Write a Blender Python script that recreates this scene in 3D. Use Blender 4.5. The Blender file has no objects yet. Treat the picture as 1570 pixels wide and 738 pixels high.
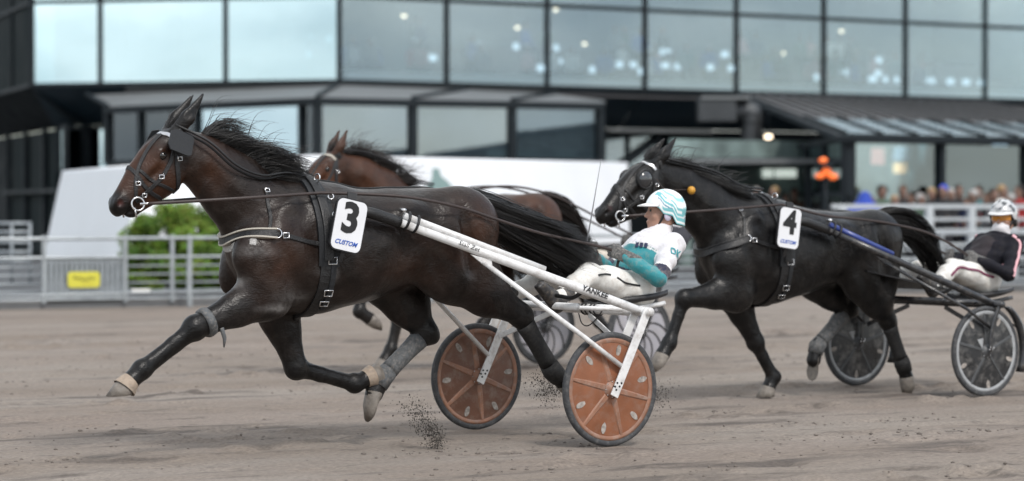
import bpy, bmesh, math, random
import numpy as np
from mathutils import Vector, Matrix, Quaternion
from mathutils.bvhtree import BVHTree
random.seed(7); rng = np.random.default_rng(7)
scene = bpy.context.scene
col = scene.collection
R = math.radians

# ------------------------------------------------------------------ camera
EYE = 1.41
cd = bpy.data.cameras.new('camera'); cam = bpy.data.objects.new('camera', cd); col.objects.link(cam)
cam.location = (0, 0, EYE)
FPX = 4000.0
cd.sensor_width = 36.0; cd.lens = 36.0 * FPX / 1570.0
cam.rotation_euler = (R(90) - math.atan(49.0 / FPX), 0, 0)
cd.clip_start = 0.1; cd.clip_end = 3000
cd.dof.use_dof = True; cd.dof.focus_distance = 15.3; cd.dof.aperture_fstop = 1.7
scene.camera = cam

# ------------------------------------------------------------------ sky, sun, exposure
SUN_EL, SUN_AZ = 48.0, 150.0          # azimuth: clockwise from +Y (the viewing direction)
world = bpy.data.worlds.new('World'); scene.world = world; world.use_nodes = True
wn = world.node_tree; wn.nodes.clear()
def wnode(t, **k):
    n = wn.nodes.new(t)
    for a, b in k.items(): setattr(n, a, b)
    return n
sky = wnode('ShaderNodeTexSky', sky_type='NISHITA', sun_disc=False, sun_elevation=R(SUN_EL), sun_rotation=R(SUN_AZ), air_density=1.0, dust_density=1.5, ozone_density=1.2)
tcw = wnode('ShaderNodeTexCoord')
mpw = wnode('ShaderNodeMapping'); mpw.inputs['Scale'].default_value = (1.0, 1.0, 2.6)
nzw = wnode('ShaderNodeTexNoise'); nzw.inputs['Scale'].default_value = 2.3; nzw.inputs['Detail'].default_value = 7; nzw.inputs['Roughness'].default_value = .55
rpw = wnode('ShaderNodeValToRGB'); rpw.color_ramp.elements[0].position = .36; rpw.color_ramp.elements[1].position = .58
rpw.color_ramp.elements[0].color = (.12, .12, .12, 1); rpw.color_ramp.elements[1].color = (1, 1, 1, 1)
nz2 = wnode('ShaderNodeTexNoise'); nz2.inputs['Scale'].default_value = 4.5; nz2.inputs['Detail'].default_value = 5
rp2 = wnode('ShaderNodeValToRGB'); rp2.color_ramp.elements[0].position = .34; rp2.color_ramp.elements[1].position = .64
rp2.color_ramp.elements[0].color = (2.8, 3.5, 4.3, 1); rp2.color_ramp.elements[1].color = (11.0, 10.9, 10.4, 1)
mxw = wnode('ShaderNodeMix', data_type='RGBA')
bgw = wnode('ShaderNodeBackground'); bgw.inputs['Strength'].default_value = .12
ouw = wnode('ShaderNodeOutputWorld')
L_ = wn.links.new
L_(tcw.outputs['Generated'], mpw.inputs['Vector']); L_(mpw.outputs[0], nzw.inputs['Vector']); L_(mpw.outputs[0], nz2.inputs['Vector'])
L_(nzw.outputs[0], rpw.inputs[0]); L_(nz2.outputs[0], rp2.inputs[0])
L_(rpw.outputs[0], mxw.inputs[0]); L_(sky.outputs[0], mxw.inputs[6]); L_(rp2.outputs[0], mxw.inputs[7])
L_(mxw.outputs[2], bgw.inputs[0]); L_(bgw.outputs[0], ouw.inputs[0])
sl = bpy.data.lights.new('sun', 'SUN'); sl.energy = 1.5; sl.angle = R(11); sl.color = (1.0, .955, .9)
so = bpy.data.objects.new('sun', sl); col.objects.link(so); so.location = (8, -6, 14)
sd = Vector((math.sin(R(SUN_AZ)) * math.cos(R(SUN_EL)), math.cos(R(SUN_AZ)) * math.cos(R(SUN_EL)), math.sin(R(SUN_EL))))
so.rotation_euler = sd.to_track_quat('Z', 'Y').to_euler()
scene.view_settings.view_transform = 'Standard'; scene.view_settings.look = 'None'
scene.view_settings.exposure = 0.6; scene.view_settings.gamma = 1.0; scene.view_settings.use_curve_mapping = False
try:
    scene.cycles.use_denoising = True; scene.cycles.max_bounces = 8; scene.cycles.transparent_max_bounces = 12
    scene.cycles.caustics_reflective = False; scene.cycles.caustics_refractive = False
except Exception: pass

# ------------------------------------------------------------------ materials
MATS = {}
def mat(name, color=(.5, .5, .5), rough=.5, metal=0.0, noise=0.0, nscale=8.0, bump=0.0, bscale=40.0, spec=.5, emit=None, estr=0.0,
        attr=None, coat=0.0, alpha=1.0, trans=0.0, stretch=None, dirt=None, dirt_amt=0.0, sheen=0.0):
    if name in MATS: return MATS[name]
    m = bpy.data.materials.new(name); m.use_nodes = True; MATS[name] = m
    nt = m.node_tree; b = nt.nodes['Principled BSDF']; lk = nt.links.new
    b.inputs['Base Color'].default_value = (*color, 1); b.inputs['Roughness'].default_value = rough; b.inputs['Metallic'].default_value = metal
    b.inputs['Specular IOR Level'].default_value = spec; b.inputs['Coat Weight'].default_value = coat; b.inputs['Alpha'].default_value = alpha
    b.inputs['Coat Roughness'].default_value = .15
    b.inputs['Transmission Weight'].default_value = trans
    b.inputs['Sheen Weight'].default_value = sheen
    if emit: b.inputs['Emission Color'].default_value = (*emit, 1); b.inputs['Emission Strength'].default_value = estr
    tc = nt.nodes.new('ShaderNodeTexCoord'); mp = nt.nodes.new('ShaderNodeMapping'); lk(tc.outputs['Object'], mp.inputs[0])
    if stretch: mp.inputs['Scale'].default_value = stretch
    src = None
    if attr:
        a = nt.nodes.new('ShaderNodeAttribute'); a.attribute_name = attr; src = a.outputs['Color']
    if noise > 0:
        n = nt.nodes.new('ShaderNodeTexNoise'); n.inputs['Scale'].default_value = nscale; n.inputs['Detail'].default_value = 6; lk(mp.outputs[0], n.inputs['Vector'])
        mr = nt.nodes.new('ShaderNodeMapRange'); mr.inputs[1].default_value = .3; mr.inputs[2].default_value = .7; mr.inputs[3].default_value = 1 - noise; mr.inputs[4].default_value = 1 + noise
        lk(n.outputs[0], mr.inputs[0])
        mx = nt.nodes.new('ShaderNodeMix'); mx.data_type = 'RGBA'; mx.blend_type = 'MULTIPLY'; mx.inputs[0].default_value = 1
        if src: lk(src, mx.inputs[6])
        else: mx.inputs[6].default_value = (*color, 1)
        lk(mr.outputs[0], mx.inputs[7]); src = mx.outputs[2]
        mr2 = nt.nodes.new('ShaderNodeMapRange'); mr2.inputs[1].default_value = .3; mr2.inputs[2].default_value = .7
        mr2.inputs[3].default_value = max(.02, rough - .1); mr2.inputs[4].default_value = min(1, rough + .1); lk(n.outputs[0], mr2.inputs[0]); lk(mr2.outputs[0], b.inputs['Roughness'])
    if dirt:
        n = nt.nodes.new('ShaderNodeTexNoise'); n.inputs['Scale'].default_value = nscale * 1.7; n.inputs['Detail'].default_value = 9; n.inputs['Roughness'].default_value = .7; lk(mp.outputs[0], n.inputs['Vector'])
        r = nt.nodes.new('ShaderNodeValToRGB'); r.color_ramp.elements[0].position = .48; r.color_ramp.elements[1].position = .72
        r.color_ramp.elements[1].color = (dirt_amt,) * 3 + (1,); lk(n.outputs[0], r.inputs[0])
        mx = nt.nodes.new('ShaderNodeMix'); mx.data_type = 'RGBA'; lk(r.outputs[0], mx.inputs[0]); mx.inputs[7].default_value = (*dirt, 1)
        if src: lk(src, mx.inputs[6])
        else: mx.inputs[6].default_value = (*color, 1)
        src = mx.outputs[2]
    if src: lk(src, b.inputs['Base Color'])
    if bump > 0:
        n = nt.nodes.new('ShaderNodeTexNoise'); n.inputs['Scale'].default_value = bscale; n.inputs['Detail'].default_value = 5; lk(mp.outputs[0], n.inputs['Vector'])
        bp = nt.nodes.new('ShaderNodeBump'); bp.inputs['Strength'].default_value = bump; bp.inputs['Distance'].default_value = .01
        lk(n.outputs[0], bp.inputs['Height']); lk(bp.outputs[0], b.inputs['Normal'])
    return m
def glass_mat(name, tint=(.9, .95, 1), refl=.5, rough=.02, see=(.6, .7, .72), ior=1.45):
    """coated window glass: mirror share grows with the grazing angle, the rest looks through"""
    if name in MATS: return MATS[name]
    m = bpy.data.materials.new(name); m.use_nodes = True; MATS[name] = m
    nt = m.node_tree; nt.nodes.clear(); lk = nt.links.new
    o = nt.nodes.new('ShaderNodeOutputMaterial'); g = nt.nodes.new('ShaderNodeBsdfGlossy'); t = nt.nodes.new('ShaderNodeBsdfTransparent')
    g.inputs[0].default_value = (*tint, 1); g.inputs['Roughness'].default_value = rough; t.inputs[0].default_value = (*see, 1)
    f = nt.nodes.new('ShaderNodeFresnel'); f.inputs[0].default_value = ior
    mr = nt.nodes.new('ShaderNodeMapRange'); mr.inputs[1].default_value = .03; mr.inputs[2].default_value = 1; mr.inputs[3].default_value = refl; mr.inputs[4].default_value = 1
    x = nt.nodes.new('ShaderNodeMixShader'); lk(f.outputs[0], mr.inputs[0]); lk(mr.outputs[0], x.inputs[0]); lk(t.outputs[0], x.inputs[1]); lk(g.outputs[0], x.inputs[2])
    n = nt.nodes.new('ShaderNodeTexNoise'); n.inputs['Scale'].default_value = .5; tc = nt.nodes.new('ShaderNodeTexCoord'); lk(tc.outputs['Object'], n.inputs['Vector'])
    bp = nt.nodes.new('ShaderNodeBump'); bp.inputs['Strength'].default_value = .05; bp.inputs['Distance'].default_value = .05; lk(n.outputs[0], bp.inputs['Height']); lk(bp.outputs[0], g.inputs['Normal'])
    lk(x.outputs[0], o.inputs[0])
    return m

# ------------------------------------------------------------------ objects, things, parts
def tag(o, label=None, cat=None, group=None, kind=None):
    if label: o['label'] = label
    if cat: o['category'] = cat
    if group: o['group'] = group
    if kind: o['kind'] = kind
    return o
class Rig:
    """a frame of reference: x' forward along the running direction, y' to the horse's left, z up"""
    def __init__(s, x=0, y=0, ang=0.0, z=0): s.o = Vector((x, y, z)); s.a = ang
    def w(s, p):
        c, n = math.cos(s.a), math.sin(s.a)
        return Vector((s.o.x + p[0] * c - p[1] * n, s.o.y + p[0] * n + p[1] * c, s.o.z + p[2]))
WORLD = Rig()
def mesh_of(verts, faces, smooth=False):
    me = bpy.data.meshes.new('m'); me.from_pydata([tuple(map(float, v)) for v in verts], [], [tuple(map(int, f)) for f in faces])
    if smooth: me.polygons.foreach_set('use_smooth', [True] * len(me.polygons))
    me.update(); return me
class Thing:
    def __init__(s, name, label, cat, rig=WORLD, base=(0, 0, 0), group=None):
        s.rig = rig; s.base = Vector(base)
        s.o = bpy.data.objects.new(name, None); col.objects.link(s.o); s.o.empty_display_size = .2
        s.o.location = rig.w(base); s.o.rotation_euler = (0, 0, rig.a); tag(s.o, label, cat, group)
    def part(s, name, me, m, parent=None, label=None):
        """me: a mesh in the rig's frame (or a Geo)"""
        if isinstance(me, Geo): me = me.mesh()
        o = bpy.data.objects.new(name, me); col.objects.link(o)
        if not me.get('shifted'):
            me.transform(Matrix.Translation(-s.base)); me['shifted'] = 1
        if m is not None and not me.materials: me.materials.append(m)
        o.parent = parent or s.o
        if label: o['label'] = label
        return o
def single(name, me, m, label, cat, rig=WORLD, base=(0, 0, 0), group=None, kind=None):
    if isinstance(me, Geo): me = me.mesh()
    me.transform(Matrix.Translation(-Vector(base)))
    if m is not None: me.materials.append(m)
    o = bpy.data.objects.new(name, me); col.objects.link(o); o.location = rig.w(base); o.rotation_euler = (0, 0, rig.a)
    return tag(o, label, cat, group, kind)
class Geo:
    def __init__(s): s.v = []; s.f = []; s.sm = []
    def add(s, vs, fs, smooth=False):
        n = len(s.v); s.v += [tuple(map(float, v)) for v in vs]; s.f += [tuple(int(i) + n for i in f) for f in fs]; s.sm += [smooth] * len(fs); return s
    def mesh(s):
        me = bpy.data.meshes.new('m'); me.from_pydata(s.v, [], s.f); me.polygons.foreach_set('use_smooth', s.sm); me.update(); return me
    def box(s, c, d, rot=None, bev=0.0):
        """a box; bev > 0 chamfers its edges"""
        c = Vector(c); hx, hy, hz = [x / 2 for x in d]; rot = rot or Matrix.Identity(3)
        if bev <= 0:
            vs = [(x, y, z) for x in (-hx, hx) for y in (-hy, hy) for z in (-hz, hz)]
            fs = [(0, 1, 3, 2), (4, 6, 7, 5), (0, 4, 5, 1), (2, 3, 7, 6), (0, 2, 6, 4), (1, 5, 7, 3)]
        else:
            bm = bmesh.new(); bmesh.ops.create_cube(bm, size=1)
            for v in bm.verts: v.co = Vector((v.co.x * 2 * hx, v.co.y * 2 * hy, v.co.z * 2 * hz))
            bmesh.ops.bevel(bm, geom=bm.edges[:], offset=bev, segments=2, affect='EDGES', profile=.6)
            bm.verts.index_update(); vs = [v.co[:] for v in bm.verts]; fs = [[v.index for v in f.verts] for f in bm.faces]; bm.free()
        return s.add([c + rot @ Vector(v) for v in vs], fs)
    def bar(s, a, b, w, t, up=(0, 0, 1), bev=0.0):
        """a flat bar from a to b, w wide across 'up', t thick"""
        a, b = Vector(a), Vector(b); d = (b - a); n = d.normalized(); u = Vector(up); x = n.cross(u).normalized(); u = x.cross(n)
        return s.box((a + b) / 2, (d.length, t, w), Matrix((n, x, u)).transposed(), bev)
    def tube(s, pts, r, seg=8, caps=True, flat=1.0, flat_axis=None, closed=False):
        pts = [Vector(p) for p in pts]; n = len(pts); rs = r if hasattr(r, '__len__') else [r] * n
        vs = []; fs = []; prev = None
        for i, p in enumerate(pts):
            if closed: t = pts[(i + 1) % n] - pts[i - 1]
            else: t = pts[min(i + 1, n - 1)] - pts[max(i - 1, 0)]
            t = t.normalized() if t.length > 1e-9 else Vector((0, 0, 1))
            if prev is None:
                a = Vector((0, 0, 1)) if abs(t.z) < .9 else Vector((1, 0, 0)); x = t.cross(a).normalized()
            else: x = (prev - t * prev.dot(t)).normalized()
            prev = x; y = t.cross(x)
            for k in range(seg):
                an = 2 * math.pi * k / seg; o = (x * math.cos(an) + y * math.sin(an)) * rs[i]
                if flat_axis is not None:
                    fa = Vector(flat_axis); o = o - fa * o.dot(fa) * (1 - flat)
                vs.append(p + o)
        m = n if closed else n - 1
        for i in range(m):
            for k in range(seg):
                a = i * seg + k; b = i * seg + (k + 1) % seg; c = ((i + 1) % n) * seg + (k + 1) % seg; d = ((i + 1) % n) * seg + k; fs.append((a, b, c, d))
        if caps and not closed: fs.append(tuple(range(seg))[::-1]); fs.append(tuple((n - 1) * seg + k for k in range(seg)))
        return s.add(vs, fs, True)
    def lathe(s, prof, c, axis=(0, 1, 0), seg=48):
        """prof: (radius, offset along axis) pairs, closed by themselves"""
        c = Vector(c); ax = Vector(axis).normalized(); x = ax.orthogonal().normalized(); y = ax.cross(x); vs = []; fs = []; m = len(prof)
        for k in range(seg):
            an = 2 * math.pi * k / seg; d = x * math.cos(an) + y * math.sin(an)
            for (r, h) in prof: vs.append(c + d * r + ax * h)
        for k in range(seg):
            for j in range(m - 1):
                a = k * m + j; b = ((k + 1) % seg) * m + j; fs.append((a, b, b + 1, a + 1))
        return s.add(vs, fs, True)
    def ball(s, c, r, seg=10, rot=None):
        r = r if hasattr(r, '__len__') else (r, r, r); c = Vector(c); vs = [c + Vector((0, 0, r[2]))]; fs = []; n = seg // 2
        rot = rot or Matrix.Identity(3)
        vs = [c + rot @ Vector((0, 0, r[2]))]
        for i in range(1, n):
            t = math.pi * i / n
            for k in range(seg):
                p = 2 * math.pi * k / seg; vs.append(c + rot @ Vector((r[0] * math.sin(t) * math.cos(p), r[1] * math.sin(t) * math.sin(p), r[2] * math.cos(t))))
        vs.append(c + rot @ Vector((0, 0, -r[2]))); e = len(vs) - 1
        for k in range(seg): fs.append((0, 1 + k, 1 + (k + 1) % seg)); fs.append((e, e - seg + (k + 1) % seg, e - seg + k))
        for i in range(n - 2):
            for k in range(seg): a = 1 + i * seg + k; b = 1 + i * seg + (k + 1) % seg; fs.append((a, a + seg, b + seg, b))
        return s.add(vs, fs, True)
    def torus(s, c, R0, r, axis=(0, 1, 0), seg=24, sub=8, a0=0, a1=2 * math.pi):
        c = Vector(c); ax = Vector(axis).normalized(); x = ax.orthogonal().normalized(); y = ax.cross(x); full = abs(a1 - a0 - 2 * math.pi) < 1e-6
        pts = [c + (x * math.cos(a0 + (a1 - a0) * i / seg) + y * math.sin(a0 + (a1 - a0) * i / seg)) * R0 for i in range(seg if full else seg + 1)]
        return s.tube(pts, r, sub, closed=full)
    def poly(s, pts, thick, nrm):
        """extruded polygon"""
        n = len(pts); d = Vector(nrm).normalized() * thick; vs = [Vector(p) for p in pts] + [Vector(p) - d for p in pts]
        fs = [tuple(range(n)), tuple(range(2 * n - 1, n - 1, -1))] + [(i, n + i, n + (i + 1) % n, (i + 1) % n) for i in range(n)]
        return s.add(vs, fs)
def copy_tree(o, parent=None):
    c = o.copy(); col.objects.link(c); c.parent = parent
    for ch in list(o.children): copy_tree(ch, c)
    return c
def text_mesh(txt, size, extrude=.001, shear=0.0, offset=0.0, align='CENTER'):
    cu = bpy.data.curves.new('t', 'FONT'); cu.body = txt; cu.size = size; cu.extrude = extrude; cu.shear = shear; cu.offset = offset
    cu.align_x = align; cu.align_y = 'CENTER'; cu.resolution_u = 3
    o = bpy.data.objects.new('t', cu); col.objects.link(o); dg = bpy.context.evaluated_depsgraph_get()
    me = bpy.data.meshes.new_from_object(o.evaluated_get(dg)); bpy.data.objects.remove(o); bpy.data.curves.remove(cu); return me
def place_text(me, c, right, up):
    r = Vector(right).normalized(); u = Vector(up); u = (u - r * u.dot(r)).normalized(); n = r.cross(u)
    M = Matrix((r, u, n)).transposed().to_4x4(); M.translation = Vector(c); me.transform(M); return me

# ------------------------------------------------------------------ implicit bodies (smooth union of tapered limbs, meshed by surface nets)
def cone(a, b, ra, rb, wa=1.0, wb=None, k=.04, tagi=0): return dict(t='c', a=np.array(a, float), b=np.array(b, float), ra=ra, rb=rb, wa=wa, wb=wa if wb is None else wb, k=k, tag=tagi)
def elli(c, r, rot=None, k=.04, tagi=0): return dict(t='e', c=np.array(c, float), r=np.array(r, float), rot=None if rot is None else np.array(rot, float), k=k, tag=tagi)
def carve(p): p['sub'] = True; return p
def roty(deg):
    a = R(deg); return [[math.cos(a), 0, math.sin(a)], [0, 1, 0], [-math.sin(a), 0, math.cos(a)]]
def chain(st, k=.05, tagi=0):
    """st: (x, y, z, r, lateral r)"""
    return [cone(a[:3], b[:3], a[3], b[3], a[4] / a[3], b[4] / b[3], k, tagi) for a, b in zip(st[:-1], st[1:])]
def prim_d(p, X, Y, Z):
    if p['t'] == 'c':
        a, b = p['a'], p['b']; d = b - a; dd = max((d * d).sum(), 1e-9)
        t = np.clip(((X - a[0]) * d[0] + (Y - a[1]) * d[1] + (Z - a[2]) * d[2]) / dd, 0, 1)
        r = p['ra'] + (p['rb'] - p['ra']) * t; w = p['wa'] + (p['wb'] - p['wa']) * t
        qx = X - a[0] - d[0] * t; qy = (Y - a[1] - d[1] * t) / w; qz = Z - a[2] - d[2] * t
        return (np.sqrt(qx * qx + qy * qy + qz * qz) - r) * np.minimum(1, w)
    c, r = p['c'], p['r']; x, y, z = X - c[0], Y - c[1], Z - c[2]
    if p['rot'] is not None:
        m = p['rot'].T; x, y, z = m[0, 0] * x + m[0, 1] * y + m[0, 2] * z, m[1, 0] * x + m[1, 1] * y + m[1, 2] * z, m[2, 0] * x + m[2, 1] * y + m[2, 2] * z
    k0 = np.sqrt((x / r[0]) ** 2 + (y / r[1]) ** 2 + (z / r[2]) ** 2) + 1e-9
    k1 = np.sqrt((x / r[0] ** 2) ** 2 + (y / r[1] ** 2) ** 2 + (z / r[2] ** 2) ** 2) + 1e-9
    return k0 * (k0 - 1) / k1
def prim_box(p):
    if p['t'] == 'c':
        m = max(p['ra'], p['rb']); w = max(1, p['wa'], p['wb']); lo = np.minimum(p['a'], p['b']) - m * np.array([1, w, 1]); hi = np.maximum(p['a'], p['b']) + m * np.array([1, w, 1])
    else: m = p['r'].max() if p['rot'] is not None else p['r']; lo = p['c'] - m; hi = p['c'] + m
    return lo, hi
def sdf_mesh(prims, vox=.012, smooth=1, grow=0.0, wob=0.0, wobs=9.0):
    boxes = [prim_box(p) for p in prims]
    lo = np.min([b[0] for b, p in zip(boxes, prims) if not p.get('sub')], 0) - 4 * vox - abs(grow); hi = np.max([b[1] for b, p in zip(boxes, prims) if not p.get('sub')], 0) + 4 * vox + abs(grow)
    n = np.ceil((hi - lo) / vox).astype(int) + 1
    ax = [lo[i] + vox * np.arange(n[i], dtype=np.float32) for i in range(3)]
    F = np.full(n, 9.0, np.float32)
    for p, (bl, bh) in zip(prims, boxes):
        pad = max(p['k'] * 1.2, 3 * vox) + abs(grow); i0 = np.maximum(np.floor((bl - pad - lo) / vox).astype(int), 0); i1 = np.minimum(np.ceil((bh + pad - lo) / vox).astype(int) + 1, n)
        if (i1 <= i0).any(): continue
        sl_ = tuple(slice(a, b) for a, b in zip(i0, i1))
        X = ax[0][sl_[0]][:, None, None]; Y = ax[1][sl_[1]][None, :, None]; Z = ax[2][sl_[2]][None, None, :]
        d = prim_d(p, X, Y, Z).astype(np.float32); f = F[sl_]; k = p['k']
        if p.get('sub'):
            d = -d; h = np.maximum(k - np.abs(f - d), 0) / k; F[sl_] = np.maximum(f, d) + h * h * k * .25
        else:
            h = np.maximum(k - np.abs(f - d), 0) / k; F[sl_] = np.minimum(f, d) - h * h * k * .25
    F -= grow
    if wob > 0:
        X = ax[0][:, None, None]; Y = ax[1][None, :, None]; Z = ax[2][None, None, :]
        F += wob * (np.sin(X * wobs * 3.1 + 2 * np.sin(Z * wobs * 1.7)) * np.sin(Z * wobs * 2.3 + 1.3 * np.sin(Y * wobs * 2.1 + 1)) + .6 * np.sin((X - Z) * wobs * 5.3 + Y * wobs * 3)).astype(np.float32)
    ins = F < 0
    c = [F[i:n[0] - 1 + i, j:n[1] - 1 + j, k:n[2] - 1 + k] for i in (0, 1) for j in (0, 1) for k in (0, 1)]
    cnt = sum((q < 0).astype(np.int8) for q in c); act = (cnt > 0) & (cnt < 8); idx = np.argwhere(act)
    cv = np.stack([q[act] for q in c], 1); off = np.array([(i, j, k) for i in (0, 1) for j in (0, 1) for k in (0, 1)], float)
    acc = np.zeros((len(idx), 3)); num = np.zeros(len(idx))
    for a in range(8):
        for b in range(a + 1, 8):
            if np.abs(off[a] - off[b]).sum() != 1: continue
            m = (cv[:, a] < 0) != (cv[:, b] < 0); t = cv[m, a] / (cv[m, a] - cv[m, b]); acc[m] += off[a] + (off[b] - off[a]) * t[:, None]; num[m] += 1
    V = lo + vox * (idx + acc / num[:, None])
    ids = np.full(np.array(n) - 1, -1, np.int64); ids[act] = np.arange(len(idx)); quads = []
    for d in range(3):
        u, v = (d + 1) % 3, (d + 2) % 3
        s0 = [slice(None)] * 3; s1 = [slice(None)] * 3; s0[d] = slice(0, -1); s1[d] = slice(1, None)
        A = ins[tuple(s0)]; B = ins[tuple(s1)]; e = np.argwhere(A != B); e = e[(e[:, u] > 0) & (e[:, v] > 0) & (e[:, u] < n[u] - 1) & (e[:, v] < n[v] - 1)]
        def g(du, dv): q = e.copy(); q[:, u] -= du; q[:, v] -= dv; return ids[q[:, 0], q[:, 1], q[:, 2]]
        Q = np.stack([g(1, 1), g(0, 1), g(0, 0), g(1, 0)], 1); fl = ~A[tuple(e.T)]; Q[fl] = Q[fl][:, ::-1]; quads.append(Q)
    Q = np.concatenate(quads); Q = Q[(Q >= 0).all(1)]
    for _ in range(smooth):
        s = np.zeros_like(V); w = np.zeros(len(V))
        for a in range(4):
            i, j = Q[:, a], Q[:, (a + 1) % 4]; np.add.at(s, i, V[j]); np.add.at(w, i, 1); np.add.at(s, j, V[i]); np.add.at(w, j, 1)
        V = V * .5 + .5 * s / np.maximum(w, 1)[:, None]
    me = bpy.data.meshes.new('body'); me.vertices.add(len(V)); me.vertices.foreach_set('co', V.astype(np.float32).ravel())
    me.loops.add(Q.size); me.loops.foreach_set('vertex_index', Q.astype(np.int32).ravel()); me.polygons.add(len(Q))
    me.polygons.foreach_set('loop_start', np.arange(0, Q.size, 4, dtype=np.int32)); me.polygons.foreach_set('loop_total', np.full(len(Q), 4, np.int32))
    me.polygons.foreach_set('use_smooth', np.ones(len(Q), bool)); me.update(calc_edges=True); me.validate()
    return me, V
def paint(me, C, name='Col'):
    a = me.color_attributes.new(name, 'FLOAT_COLOR', 'POINT'); c = np.ones((len(me.vertices), 4), np.float32); c[:, :3] = C; a.data.foreach_set('color', c.ravel())
def nearest_prim(prims, V):
    best = np.full(len(V), 9.0); ti = np.zeros(len(V), int); tt = np.zeros(len(V))
    for i, p in enumerate(prims):
        if p.get('sub'): continue
        d = prim_d(p, V[:, 0], V[:, 1], V[:, 2]); m = d < best; best[m] = d[m]; ti[m] = p['tag']
        if p['t'] == 'c':
            dv = p['b'] - p['a']; t = np.clip(((V - p['a']) @ dv) / max((dv @ dv), 1e-9), 0, 1); tt[m] = t[m]
    return ti, tt
def bvh_of(me): return BVHTree.FromPolygons([v.co[:] for v in me.vertices], [p.vertices[:] for p in me.polygons])
def resample(pts, step):
    pts = [Vector(p) for p in pts]; out = [pts[0]]
    for a, b in zip(pts[:-1], pts[1:]):
        m = max(1, int((b - a).length / step))
        for i in range(1, m + 1): out.append(a.lerp(b, i / m))
    return out
def spline(pts, n=8):
    """Catmull-Rom through the points"""
    P = [Vector(p) for p in pts]; P = [P[0] * 2 - P[1]] + P + [P[-1] * 2 - P[-2]]; out = []
    for i in range(1, len(P) - 2):
        for k in range(n):
            t = k / n; a, b, c, d = P[i - 1], P[i], P[i + 1], P[i + 2]
            out.append(.5 * ((2 * b) + (c - a) * t + (2 * a - 5 * b + 4 * c - d) * t * t + (3 * b - a - 3 * c + d) * t ** 3))
    out.append(P[-2].copy()); return out
def strap(geo, bvh, pts, w, t=.006, lift=.002, step=.025, it=2):
    """a leather band of width w lying on the body along the points"""
    P = resample(pts, step); vs = []; fs = []; Q = []; N = []
    for p in P:
        hit = bvh.find_nearest(p)
        if hit[0] is None: continue
        Q.append(hit[0] + hit[1] * lift); N.append(hit[1])
    n = len(Q)
    for _ in range(it):
        Q = [Q[0]] + [(Q[i - 1] + Q[i] * 2 + Q[i + 1]) / 4 for i in range(1, n - 1)] + [Q[-1]]
        N = [N[0]] + [(N[i - 1] + N[i] * 2 + N[i + 1]).normalized() for i in range(1, n - 1)] + [N[-1]]
    for i in range(n):
        T = (Q[min(i + 1, n - 1)] - Q[max(i - 1, 0)]).normalized(); S = T.cross(N[i]).normalized(); nn = S.cross(T); nn = nn if nn.dot(N[i]) > 0 else -nn
        q = Q[i] - nn * .008
        vs += [q - S * w / 2, q + S * w / 2, q + S * w / 2 + nn * (t + .006), q + S * w * .38 + nn * (t + .008), q - S * w * .38 + nn * (t + .008), q - S * w / 2 + nn * (t + .006)]
    for i in range(n - 1):
        for k in range(6): a = i * 6 + k; b = i * 6 + (k + 1) % 6; fs.append((a, a + 6, b + 6, b))
    fs.append(tuple(range(6))); fs.append(tuple((n - 1) * 6 + k for k in range(6))[::-1])
    geo.add(vs, fs); return Q, N
def hair_mesh(strands, r=.0022):
    """strands: lists of points; thin tapering three-sided hairs"""
    vs = []; fs = []
    for P in strands:
        n = len(P); b = len(vs); T0 = (P[-1] - P[0])
        T0 = T0.normalized() if T0.length > 1e-6 else Vector((1, 0, 0)); x = T0.orthogonal().normalized(); y = T0.cross(x)
        for i, p in enumerate(P):
            rr = r * (1 - .8 * i / (n - 1))
            for k in range(3): a = 2.094 * k; vs.append(p + (x * math.cos(a) + y * math.sin(a)) * rr)
        for i in range(n - 1):
            for k in range(3): fs.append((b + i * 3 + k, b + i * 3 + (k + 1) % 3, b + i * 3 + 3 + (k + 1) % 3, b + i * 3 + 3 + k))
    return mesh_of(vs, fs, True)

# ------------------------------------------------------------------ ground: sand track, apron
def vnoise(x, y, seed=0):
    """smooth value noise"""
    xi = np.floor(x).astype(np.int64); yi = np.floor(y).astype(np.int64); fx = x - xi; fy = y - yi; fx = fx * fx * (3 - 2 * fx); fy = fy * fy * (3 - 2 * fy)
    def h(a, b):
        n = (a * 374761393 + b * 668265263 + seed * 1442695041) & 0x7fffffff; n = ((n ^ (n >> 13)) * 1274126177) & 0x7fffffff; return ((n ^ (n >> 16)) & 0xffff) / 65535.0
    return (h(xi, yi) * (1 - fx) + h(xi + 1, yi) * fx) * (1 - fy) + (h(xi, yi + 1) * (1 - fx) + h(xi + 1, yi + 1) * fx) * fy
def grid_axis(a, b, step, far):
    m = list(np.arange(a, b, step)); lo = []; x = a; s = step
    while x > -far: s *= 1.35; x -= s; lo.append(x)
    hi = []; x = m[-1]; s = step
    while x < far: s *= 1.35; x += s; hi.append(x)
    return np.array(lo[::-1] + m + hi)
TRK = R(30)
def track_height(X, Y):
    t = X * math.cos(TRK) + Y * math.sin(TRK); n = -X * math.sin(TRK) + Y * math.cos(TRK)
    z = .020 * (vnoise(t * .2, n * 1.3, 1) - .5) + .012 * (vnoise(t * .7, n * 4.0, 2) - .5) + .012 * (vnoise(t * 4.2, n * 8, 3) - .5)
    c = vnoise(t * 7, n * 9, 4) * vnoise(t * .9, n * 2.4, 5); z += .11 * np.clip(c - .46, 0, 1)
    h = vnoise(t * 2.6, n * 3.6, 6); z -= .16 * np.clip(h - .76, 0, 1)
    return z
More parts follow.
